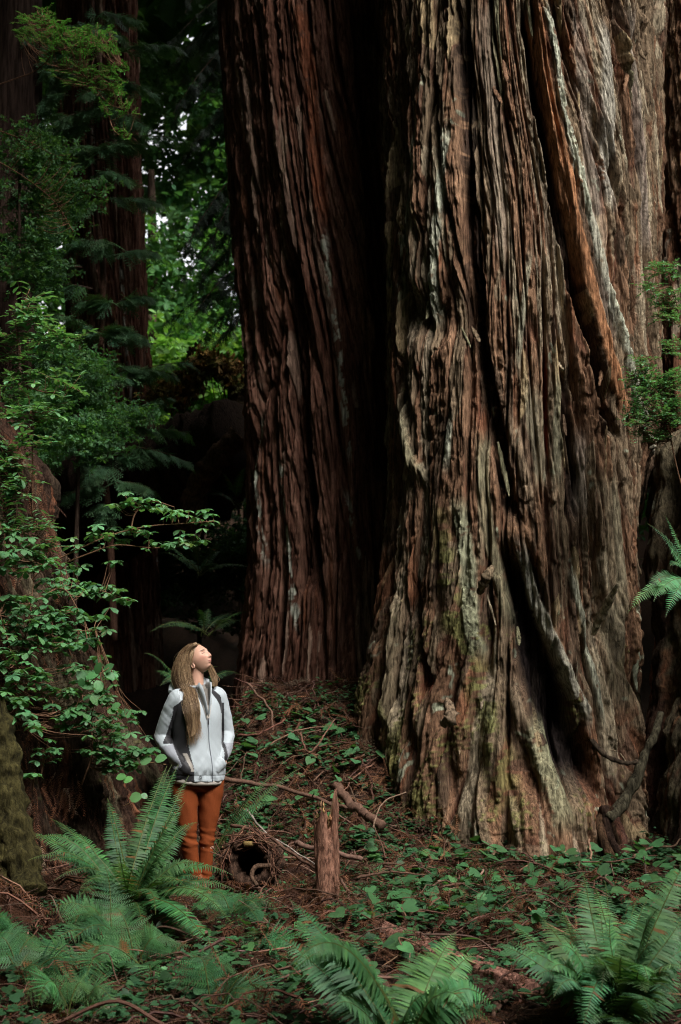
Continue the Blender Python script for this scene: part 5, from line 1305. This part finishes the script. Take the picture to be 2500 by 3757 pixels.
# conifer sapling boughs before the slim redwood
def bough(parent, p0, p1, sag, n, size, col, b0, mat='needle', seed=0, wid=1.):
    rr = np.random.default_rng(seed); L = np.linalg.norm(p1 - p0)
    P = bez(p0, (p0 + p1) / 2 + np.array([0, 0, sag]), p1, 24); mb = MB()
    v, f = tube(P - b0, np.linspace(.011, .003, 24), 5, False); mb.add(v, f, (.10, .055, .035))
    T = unit(np.gradient(P, axis=0)); t = np.sort(rr.uniform(.12, 1, n)); i = (t * 23).astype(int)
    lat = unit(np.cross(T[i], [0, 0, 1])); sd = rr.choice([-1, 1], n)[:, None]
    d = unit(T[i] * rr.uniform(.3, 1.1, (n, 1)) + lat * sd * rr.uniform(.2, 1.1, (n, 1)) + np.stack([0 * t, 0 * t, rr.uniform(-.55, .05, n)], -1))
    B = basis(d, np.array([0, 0, 1.]) + rr.normal(0, .35, (n, 3)))
    for q in range(3):
        k = np.arange(n) % 3 == q
        inst(mb, *SPRAYS[q], (P[i] - b0)[k], B[k], (size * rr.uniform(.6, 1.2, n) * (1.1 - .5 * t))[k], tone(col, k.sum(), .22, rr))
    return mb.build('bough', M[mat], parent, smooth=False)
sap = thing('conifer_sapling', None, 'young conifer with flat dark sprays in front of the slim redwood trunk', 'tree'); sb = np.array(at(420, 2300, 16.2)); sap.location = sb
v, f = tube(smoothpath([at(420, 2350, 16.2), at(400, 1900, 16.2), at(360, 1500, 16.2), at(380, 1000, 16.2), at(330, 600, 16.2), at(340, 100, 16.2), at(330, -300, 16.2)], 60) - sb, np.linspace(.045, .02, 60), 8); put('trunk', v, f, M['wood'], np.array([.09, .045, .03]), sap)
BO = [((400, 1250), (190, 1150)), ((400, 1130), (560, 1090)), ((380, 1240), (540, 1245)), ((370, 1360), (300, 1370)), ((400, 1350), (545, 1380)), ((400, 1500), (230, 1560)), ((400, 1500), (570, 1520)), ((390, 1620), (160, 1620)), ((400, 1590), (690, 1590)), ((400, 1700), (300, 1700)), ((400, 1690), (560, 1690)), ((390, 1790), (230, 1830)), ((400, 1780), (560, 1800)), ((380, 1850), (390, 1900)),
      ((350, 460), (180, 500)), ((350, 520), (700, 515)), ((350, 640), (480, 660)), ((360, 740), (600, 750)), ((360, 740), (240, 780)), ((370, 890), (230, 910)), ((370, 880), (380, 930)), ((330, 60), (520, 80)), ((340, 350), (480, 470)), ((300, 780), (60, 700)), ((300, 980), (40, 1020)), ((420, 1640), (700, 1700)), ((420, 1560), (620, 1460)), ((420, 1400), (700, 1330)), ((330, 200), (120, 420)), ((350, 500), (90, 450))]
for i in range(40):
    x0 = RNG.uniform(250, 430); y0 = RNG.uniform(-50, 1800); BO.append(((x0, y0), (x0 + RNG.choice([-1, 1]) * RNG.uniform(80, 260), y0 + RNG.uniform(-60, 80))))
for i, (a, b) in enumerate(BO):
    bough(sap, at(*a, 16.1), at(*b, 15.6 + .5 * RNG.random()), .12, 46, .30, (.095, .20, .095), sb, seed=900 + i)

# hemlock with hanging dark boughs against the dark redwood
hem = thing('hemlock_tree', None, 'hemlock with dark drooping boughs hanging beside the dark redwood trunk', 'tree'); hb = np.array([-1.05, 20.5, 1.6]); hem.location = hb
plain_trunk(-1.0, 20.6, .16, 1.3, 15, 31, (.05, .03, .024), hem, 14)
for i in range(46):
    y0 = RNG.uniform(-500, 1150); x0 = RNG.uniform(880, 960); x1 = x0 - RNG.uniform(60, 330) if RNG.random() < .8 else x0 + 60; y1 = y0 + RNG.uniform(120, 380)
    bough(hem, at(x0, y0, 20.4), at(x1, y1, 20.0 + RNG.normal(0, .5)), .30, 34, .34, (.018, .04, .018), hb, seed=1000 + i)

# mossy arched log and roots in the middle distance
mb = MB()
rootpath([(560, 1440, 18.5), (640, 1480, 18.4), (700, 1410, 18.3), (750, 1345, 18.2), (830, 1370, 18.1), (900, 1430, 18), (960, 1440, 18)], .085, .12, (.17, .10, .035), 30, 120)
rootpath([(880, 1420, 18), (885, 1520, 18), (880, 1640, 18), (890, 1800, 18)], .14, .20, (.05, .035, .02), 24, 60)
AP = smoothpath([at(*p) for p in [(560, 1440, 18.5), (640, 1480, 18.4), (700, 1410, 18.3), (750, 1345, 18.2), (830, 1370, 18.1), (900, 1430, 18), (960, 1440, 18)]], 60)
k_ = RNG.integers(0, 60, 700); o_ = RNG.normal(0, .07, (700, 3)) + [0, -.02, .06]
for q_ in range(4):
    m_ = np.arange(700) % 4 == q_; B_ = basis(unit(RNG.normal(0, 1, (m_.sum(), 3)) + [0, -.3, -.6]), RNG.normal(0, .6, (m_.sum(), 3)) + [0, -.6, .6])
    inst(mb, *CLUMPS[q_], (AP[k_] + o_)[m_], B_, RNG.uniform(.06, .17, m_.sum()), tone((.24, .17, .055), m_.sum(), .35, hue=.2))
for i_ in range(26):
    p_ = AP[RNG.integers(8, 56)]; v, f = tube(smoothpath([p_, p_ + [RNG.normal(0, .06), -.08, -.15], p_ + [RNG.normal(0, .1), -.08, -RNG.uniform(.3, .7)]], 8), np.linspace(.012, .004, 8), 5, False); mb.add(v, f, np.array([.10, .065, .03]))
o = mb.build('arched_log', M['moss']); tag(o, 'moss topped log arching behind the dark redwood in front of bright foliage', 'log')
mb = MB(); rootpath([(250, 1900, 18.2), (450, 1830, 18), (640, 1760, 17.6), (760, 1700, 17.3), (900, 1620, 17)], .75, .55, (.05, .03, .02), 30, 60)  # dark log added to fill the gap with black
o = mb.build('fallen_log', M['moss']); tag(o, 'huge made-up dark log, added to blacken the gap behind the woman', 'log')
mb = MB(); rootpath([(690, 1950, 16.6), (730, 1780, 16.6), (800, 1680, 16.5), (880, 1600, 16.5)], .16, .13, (.13, .07, .045), 16, 40)
o = mb.build('fallen_log', M['moss']); tag(o, 'reddish leaning log in front of the dark redwood below the mossy arch', 'log')

# trees far behind
def crown_tree(x, y, zc, rx, rz, n, col, label, size=.5, seed=0, trunk_r=.18, gap=.0):
    rr = np.random.default_rng(seed); e = thing('background_tree', None, label, 'tree', 'trees far behind'); zb = float(ground(np.array(x), np.array(y))); e.location = (x, y, zb); b0 = np.array([x, y, zb])
    plain_trunk(x, y, trunk_r, zb - .2, zc + rz * 1.1, seed, (.06, .04, .03), e, 12)
    nb = 26; bd = unit(rr.normal(0, 1, (nb, 3))) * rr.uniform(.35, 1.0, (nb, 1)) * [rx, rx, rz] + [0, 0, zc - zb]
    mb = MB()
    for q in range(4):
        m = n // 4; c = bd[rr.integers(0, nb, m)]; p = c + rr.normal(0, 1, (m, 3)) * np.array([rx, rx, rz]) * [.20, .20, .09]
        d = unit(rr.normal(0, 1, (m, 3)) * [1, 1, .35]); nn = rr.normal(0, .5, (m, 3)) + [0, 0, 1]
        inst(mb, *CLUMPS[q], p, basis(d, nn), size * rr.uniform(.6, 1.3, m), tone(col, m, .25, rr))
    mb.build('crown', M['far_leaf'], e, smooth=False)
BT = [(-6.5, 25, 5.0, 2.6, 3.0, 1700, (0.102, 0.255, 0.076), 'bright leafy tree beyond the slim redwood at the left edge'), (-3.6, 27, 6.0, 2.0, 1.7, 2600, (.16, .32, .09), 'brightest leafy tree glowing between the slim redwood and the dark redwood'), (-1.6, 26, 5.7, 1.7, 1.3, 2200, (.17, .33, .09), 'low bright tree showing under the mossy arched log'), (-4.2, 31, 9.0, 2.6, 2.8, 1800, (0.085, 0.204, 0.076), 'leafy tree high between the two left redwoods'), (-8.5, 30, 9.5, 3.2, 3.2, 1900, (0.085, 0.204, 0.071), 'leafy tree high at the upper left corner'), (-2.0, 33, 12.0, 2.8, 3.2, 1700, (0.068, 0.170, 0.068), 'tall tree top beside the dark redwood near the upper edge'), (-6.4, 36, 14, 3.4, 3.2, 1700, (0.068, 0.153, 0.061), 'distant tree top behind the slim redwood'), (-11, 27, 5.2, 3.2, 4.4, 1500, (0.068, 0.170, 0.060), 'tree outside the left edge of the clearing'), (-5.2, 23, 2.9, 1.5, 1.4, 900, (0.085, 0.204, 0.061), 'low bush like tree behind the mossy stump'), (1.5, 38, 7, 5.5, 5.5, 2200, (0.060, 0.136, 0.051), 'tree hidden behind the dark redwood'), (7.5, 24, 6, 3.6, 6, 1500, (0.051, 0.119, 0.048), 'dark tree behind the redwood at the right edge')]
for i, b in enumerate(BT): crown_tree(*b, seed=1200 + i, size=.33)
MT = [(-2.75, 14.6, 3.9, .75, .75, 2000, (.075, .18, .07), 'leafy young tree behind the top of the mossy stump'), (-3.25, 14.2, 6.0, .7, .9, 1800, (.060, .14, .055), 'leafy young tree in front of the dark bare trunk at the upper left')]
for i, b in enumerate(MT): crown_tree(*b, size=.075, seed=1300 + i, trunk_r=.03)
crown_tree(3.75, 9.75, 1.9, .75, 1.25, 1000, (.06, .15, .06), 'unseen young leafy tree added past the right edge to shade the root hollow', size=.13, seed=1400, trunk_r=.03)  # out of view, added to keep sun off the lower right trunk
for i, (x_, y_, z_, rx_, rz_, lab) in enumerate([(-1.9, 19.5, 2.9, .9, 1.1, 'dark bush added to darken the gap right behind the woman'), (-2.9, 20.6, 3.2, .9, 1.3, 'dark bush added for shade at the foot of the slim redwood'), (-1.0, 18.2, 2.6, .7, .9, 'dark bush added for shade against the dark redwood below the mossy arch'), (-1.6, 22.5, 4.0, 1.2, 1.2, 'dim bush added for shade behind the huge added log'), (-4.3, 18.0, 2.6, 1.0, 1.2, 'dark bush added to deepen the shade behind the mossy stump')]):
    crown_tree(x_, y_, z_, rx_, rz_, 1500, (.022, .052, .02), lab, size=.11, seed=1500 + i, trunk_r=.03); o = bpy.context.scene.objects[[q.name for q in COL.objects if q.name.startswith('background_tree')][-1]]; o.name = 'shade_fill_bush'; tag(o, cat='bush', group='dark bushes added for shade')  # dark leaved bushes added to hide the lit slope and imitate deep shade
t9 = thing('thin_tree', None, 'dark bare trunk at the upper left edge', 'tree'); t9.location = (-3.75, 16.0, 1.5); plain_trunk(-3.80, 16.0, .30, 1.2, 24, 41, (.05, .032, .025), t9, 20)

# ground cover, dead needles, canopy
def scatter_ground(n, boxes, rng):
    w = np.array([b[4] for b in boxes]); pick = rng.choice(len(boxes), n, p=w / w.sum()); b = np.array([x[:4] for x in boxes])[pick]
    x = rng.uniform(b[:, 0], b[:, 1]); y = rng.uniform(b[:, 2], b[:, 3]); return x, y
rg = np.random.default_rng(77)
mb = MB()
x, y = scatter_ground(42000, [(-2.4, 2.8, 5.6, 8.6, 2.0), (-2.2, 2.6, 8.4, 10.6, 2.6), (-1.3, 1.2, 10.3, 13.2, 2.0), (2.0, 3.6, 10.5, 13, .5), (-3.2, -1.2, 8, 10, .5)], rg)
n = len(x); nn = ground_normal(x, y); a = rg.random(n) * 6.283
d = np.stack([np.cos(a), np.sin(a), rg.normal(.1, .25, n)], -1); d = d - nn * (d * nn).sum(1, keepdims=True) * .8
P = np.stack([x, y, ground(x, y) + rg.uniform(.0, .03, n)], -1); B = basis(d, nn + rg.normal(0, .35, (n, 3)))
q = rg.integers(0, 5, n); sz = rg.uniform(.05, .15, n)
NC = .62 * np.array([[.16, .068, .036], [.11, .050, .031], [.22, .105, .055], [.085, .042, .028], [.22, .15, .10], [.06, .030, .02]])
cc = NC[rg.choice(6, n, p=[.28, .26, .14, .16, .06, .10])] * np.exp(rg.normal(0, .25, (n, 1)))
for k in range(5): m = q == k; inst(mb, *TWIGS[k], P[m], B[m], sz[m], cc[m])
# fine sticks
x, y = scatter_ground(4200, [(-2.4, 2.8, 5.6, 10.6, 2.0), (-1.3, 1.2, 10.3, 13.2, 1.0)], rg)
for i in range(len(x)):
    a = rg.random() * 6.283; L = rg.uniform(.08, .35); z = float(ground(x[i], y[i])); p0 = np.array([x[i], y[i], z + .015]); d = np.array([math.cos(a), math.sin(a), rg.normal(0.05, .18)]) * L
    v, f = tube(smoothpath([p0, p0 + d * .5 + rg.normal(0, .02, 3), p0 + d], 6), np.linspace(1, .5, 6) * rg.choice([.0016, .0025, .004, .007], p=[.4, .35, .2, .05]), 4, False); mb.add(v, f, tone((.12, .068, .05), 1, .45, rg)[0])
# dead sprays hanging on the stump
th = rg.uniform(-1.1, 1.7, 11000); z = rg.uniform(.2, 3.1, 11000); keep = fbm(th * 2.5, z * 1.6, 88, 3) > -.05; th, z = th[keep], z[keep]
P = T5.point(th, z, rg.uniform(.06, .20, len(z))); n = len(P); out = np.stack([np.sin(th), -np.cos(th), .3 + 0 * th], -1)
d = np.stack([rg.normal(0, .35, n), rg.normal(-.1, .3, n), -np.ones(n)], -1) + out * .25; B = basis(d, out + rg.normal(0, .3, (n, 3))); q = rg.integers(0, 5, n); sz = rg.uniform(.08, .20, n)
cc = 1.1 * NC[rg.choice(6, n, p=[.28, .26, .10, .2, .06, .10])] * np.exp(rg.normal(0, .25, (n, 1)))
for k in range(5): m = q == k; inst(mb, *TWIGS[k], P[m], B[m], sz[m], cc[m])
# bigger dead sprays
x, y = scatter_ground(420, [(-2.2, 2.6, 5.8, 8.6, 1.2), (-.6, 2.0, 8.4, 10.6, 2.0), (-1.3, 1.0, 10.0, 13, 2.2), (-2.4, -1.2, 7.5, 9, .6)], rg); n = len(x); nn = ground_normal(x, y); a = rg.random(n) * 6.283
d = np.stack([np.cos(a), np.sin(a), rg.normal(.0, .3, n)], -1); d = d - nn * (d * nn).sum(1, keepdims=True) * .7
P = np.stack([x, y, ground(x, y) + rg.uniform(.03, .11, n)], -1); B = basis(d, nn + rg.normal(0, .35, (n, 3)))
for k in range(3): m = np.arange(n) % 3 == k; inst(mb, *SPRAYS[k], P[m], B[m], rg.uniform(.16, .36, m.sum()), NC[rg.choice(6, m.sum(), p=[.25, .3, .1, .2, .05, .10])] * np.exp(rg.normal(-.5, .25, (m.sum(), 1))))
# dead boughs arching over the ground
x, y = scatter_ground(460, [(-1.2, .9, 10.0, 12.6, 5), (-.7, 1.8, 8.4, 10.2, 3), (-2.2, 2.2, 6.2, 8.4, 1), (-2.2, -1.2, 8, 9.4, 1)], rg)
for i in range(len(x)):
    a = rg.random() * 6.283; L = rg.uniform(.3, .9); p0 = np.array([x[i], y[i], float(ground(x[i], y[i])) + .01]); e_ = p0[:2] + L * np.array([math.cos(a), math.sin(a)]); p2 = np.array([e_[0], e_[1], float(ground(e_[0], e_[1])) + .02])
    P = bez(p0, (p0 + p2) / 2 + np.array([0, 0, rg.uniform(.06, .30)]), p2, 14) + rg.normal(0, .008, (14, 3)); v, f = tube(P, np.linspace(.006, .002, 14) * rg.uniform(.6, 1.5), 4, False); mb.add(v, f, tone((.11, .06, .042), 1, .35, rg)[0])
    m = int(rg.integers(5, 26)); k = rg.integers(2, 14, m); T_ = unit(np.gradient(P, axis=0))[k]; d = unit(T_ * .5 + rg.normal(0, .6, (m, 3)) - np.array([0, 0, .55])); B = basis(d, rg.normal(0, 1, (m, 3)))
    inst(mb, *TWIGS[i % 5], P[k], B, rg.uniform(.08, .20, m), NC[rg.choice(6, 1, p=[.4, .25, .2, .1, .0, .05])] * 1.35 * np.exp(rg.normal(0, .2, (m, 1))))
x, y = scatter_ground(70, [(-.7, 2.2, 7.6, 10.4, 3), (-1.2, .9, 10, 12, 2), (-2.2, 2.2, 6, 7.8, 1)], rg)
for i in range(len(x)):
    a = rg.random() * 6.283; L = rg.uniform(.4, 1.3); Q_ = np.array([[x[i] + q_ * L * math.cos(a) + rg.normal(0, .03), y[i] + q_ * L * math.sin(a) * .7 + rg.normal(0, .03)] for q_ in np.linspace(0, 1, 5)])
    P = smoothpath(np.column_stack([Q_, ground(Q_[:, 0], Q_[:, 1]) + rg.uniform(.02, .14, 5)]), 24); v, f = tube(P, np.linspace(1, .5, 24) * rg.uniform(.004, .010), 6); mb.add(v, f, tone((.15, .085, .06), 1, .3, rg)[0])
mb.build('dead_needle_litter', M['litter'], smooth=False, kind='stuff', label='rust brown dead redwood sprays and twigs covering the forest floor', cat='litter')

mb = MB()
x, y = scatter_ground(26000, [(-1.0, 1.0, 10.0, 12.6, 3.6), (.0, 2.6, 8.3, 10.7, 5.0), (-.9, 1.0, 8.4, 10.4, .9), (-1.6, .2, 6.2, 8.2, 1.3), (.3, 2.4, 6.3, 8.4, 1.0), (-2.6, -1.2, 7, 8.6, .3), (2.1, 3.4, 10.6, 12, .3)], rg)
keep = fbm(x * 2.2, y * 2.2, 91, 3) + .5 * fbm(x * 8, y * 8, 92, 2) > -.12; x, y = x[keep], y[keep]; n = len(x)
P = np.stack([x, y, ground(x, y) + rg.uniform(.03, .10, n)], -1); a = rg.random(n) * 6.283
d = np.stack([np.cos(a), np.sin(a), rg.normal(-.15, .15, n)], -1); B = basis(d, np.stack([rg.normal(0, .3, n), rg.normal(-.15, .3, n), np.ones(n)], -1))
big = rg.random(n) < .28; sz = np.where(big, rg.uniform(.040, .062, n), rg.uniform(.018, .036, n))
inst(mb, *HEART, P, B, sz, tone((.034, .092, .036), n, .32, rg))
x, y = scatter_ground(420, [(.1, 2.5, 8.4, 10.7, 3), (-.8, .9, 10.2, 12, 1.2), (-.6, 2.2, 6.6, 8.4, 1)], rg); n = len(x); a = rg.random(n) * 6.283
inst(mb, *HEART, np.stack([x, y, ground(x, y) + rg.uniform(.07, .16, n)], -1), basis(np.stack([np.cos(a), np.sin(a), rg.normal(-.25, .15, n)], -1), np.stack([rg.normal(0, .35, n), rg.normal(-.25, .3, n), np.ones(n)], -1)), rg.uniform(.06, .105, n), tone((.055, .145, .055), n, .2, rg))
mb.build('ground_cover', M['leaf'], kind='stuff', label='low heart shaped green leaves spread over the slope', cat='ground cover')

mb = MB(); rc = np.random.default_rng(5)  # unseen canopy overhead, put in to block sky light except at the openings
n = 9000; x = rc.uniform(-34, 34, n); y = rc.uniform(-30, 44, n); z = rc.uniform(17, 24, n)
hole = ((x - HOLE[0]) / HOLE[2]) ** 2 + ((y - HOLE[1]) / HOLE[3]) ** 2 < 1
hole2 = ((x - HOLE2[0]) / HOLE2[2]) ** 2 + ((y - HOLE2[1]) / HOLE2[3]) ** 2 < 1
k = ~(hole | hole2); x, y, z = x[k], y[k], z[k]; n = len(x)
d = unit(rc.normal(0, 1, (n, 3)) * [1, 1, .25]); B = basis(d, rc.normal(0, .35, (n, 3)) + [0, 0, 1])
for q in range(4):
    m = np.arange(n) % 4 == q; inst(mb, *CLUMPS[q], np.stack([x, y, z], -1)[m], B[m], rc.uniform(1.4, 2.6, m.sum()), tone((.035, .08, .03), m.sum(), .2, rc))
# the wood all round up to the canopy, added to cut low sky light
n = 12000; a = rc.uniform(0, 2 * np.pi, n); rad = rc.uniform(26, 40, n); z = 22 * rc.random(n) ** 1.1
x = rad * np.sin(a); y = 9 + rad * np.cos(a)
front = (np.abs(np.arctan2(x, y)) < .30); k = ~front | (rc.random(n) < np.where(z < 5, 1., .98)) ; x, y, z = x[k], y[k], z[k] + 0; n = len(x)
d = unit(rc.normal(0, 1, (n, 3)) * [1, 1, .35]); B = basis(d, rc.normal(0, .6, (n, 3)) + [0, 0, .8]); fr = (np.abs(np.arctan2(x, y)) < .30)
sz = np.where(fr, rc.uniform(.7, 1.3, n), rc.uniform(1.6, 3.0, n))
for q in range(4):
    m = np.arange(n) % 4 == q; inst(mb, *CLUMPS[q], np.stack([x, y, z], -1)[m], B[m], sz[m], tone((.035, .08, .03), m.sum(), .2, rc))
mb.build('far_foliage', M['far_leaf'], kind='stuff', smooth=False, label='mass of forest foliage far behind, with an unseen canopy overhead shaped for the light', cat='foliage')

# ------------------------------------------------------------------ person
foot = at(735, 3265, 9.85)
gz = float(ground(np.array(foot[0]), np.array(foot[1]), True))
build_person((foot[0], foot[1], gz))

# ------------------------------------------------------------------ light and camera
w = bpy.data.worlds.new('World'); SC.world = w; w.use_nodes = True; nt = w.node_tree; nt.nodes.clear()
sky = nt.nodes.new('ShaderNodeTexSky'); sky.sky_type = 'NISHITA'; sky.sun_disc = False
TO_SUN = unit(np.array(SUNDIR)); el = math.asin(TO_SUN[2]); az = math.atan2(TO_SUN[0], TO_SUN[1])
sky.sun_elevation = el; sky.sun_rotation = az; sky.air_density = 1; sky.dust_density = 4; sky.ozone_density = 1
hs = nt.nodes.new('ShaderNodeHueSaturation'); hs.inputs['Saturation'].default_value = .12
bg = nt.nodes.new('ShaderNodeBackground'); bg.inputs['Strength'].default_value = SKY
ou = nt.nodes.new('ShaderNodeOutputWorld'); nt.links.new(sky.outputs[0], hs.inputs['Color']); nt.links.new(hs.outputs[0], bg.inputs[0]); nt.links.new(bg.outputs[0], ou.inputs[0])
sl = bpy.data.lights.new('sun', 'SUN'); sl.energy = SUN; sl.angle = math.radians(SUNANG); sl.color = (1, .965, .91)
so = bpy.data.objects.new('sun', sl); COL.objects.link(so)
from mathutils import Vector
so.rotation_euler = Vector(-TO_SUN).to_track_quat('-Z', 'Y').to_euler()
cd = bpy.data.cameras.new('camera'); cam = bpy.data.objects.new('camera', cd); COL.objects.link(cam)
cam.location = (0, 0, CZ); cam.rotation_euler = (math.pi / 2 + PITCH, 0, 0)
cd.sensor_fit = 'VERTICAL'; cd.sensor_height = 36; cd.sensor_width = 24; cd.lens = 36 * FPX / 3757; cd.clip_end = 2000; cd.clip_start = .05
cd.dof.use_dof = True; cd.dof.focus_distance = 9.0; cd.dof.aperture_fstop = 3.2
SC.camera = cam
SC.view_settings.view_transform = 'Standard'; SC.view_settings.look = 'None'; SC.view_settings.exposure = EXPO; SC.view_settings.gamma = 1
SC.cycles.use_denoising = True; SC.cycles.denoising_prefilter = 'NONE'; SC.cycles.filter_width = 1.1; SC.cycles.max_bounces = 6; SC.cycles.diffuse_bounces = 3; SC.cycles.glossy_bounces = 2; SC.cycles.transmission_bounces = 3; SC.cycles.transparent_max_bounces = 4
SC.cycles.sample_clamp_indirect = 2; SC.cycles.use_adaptive_sampling = False
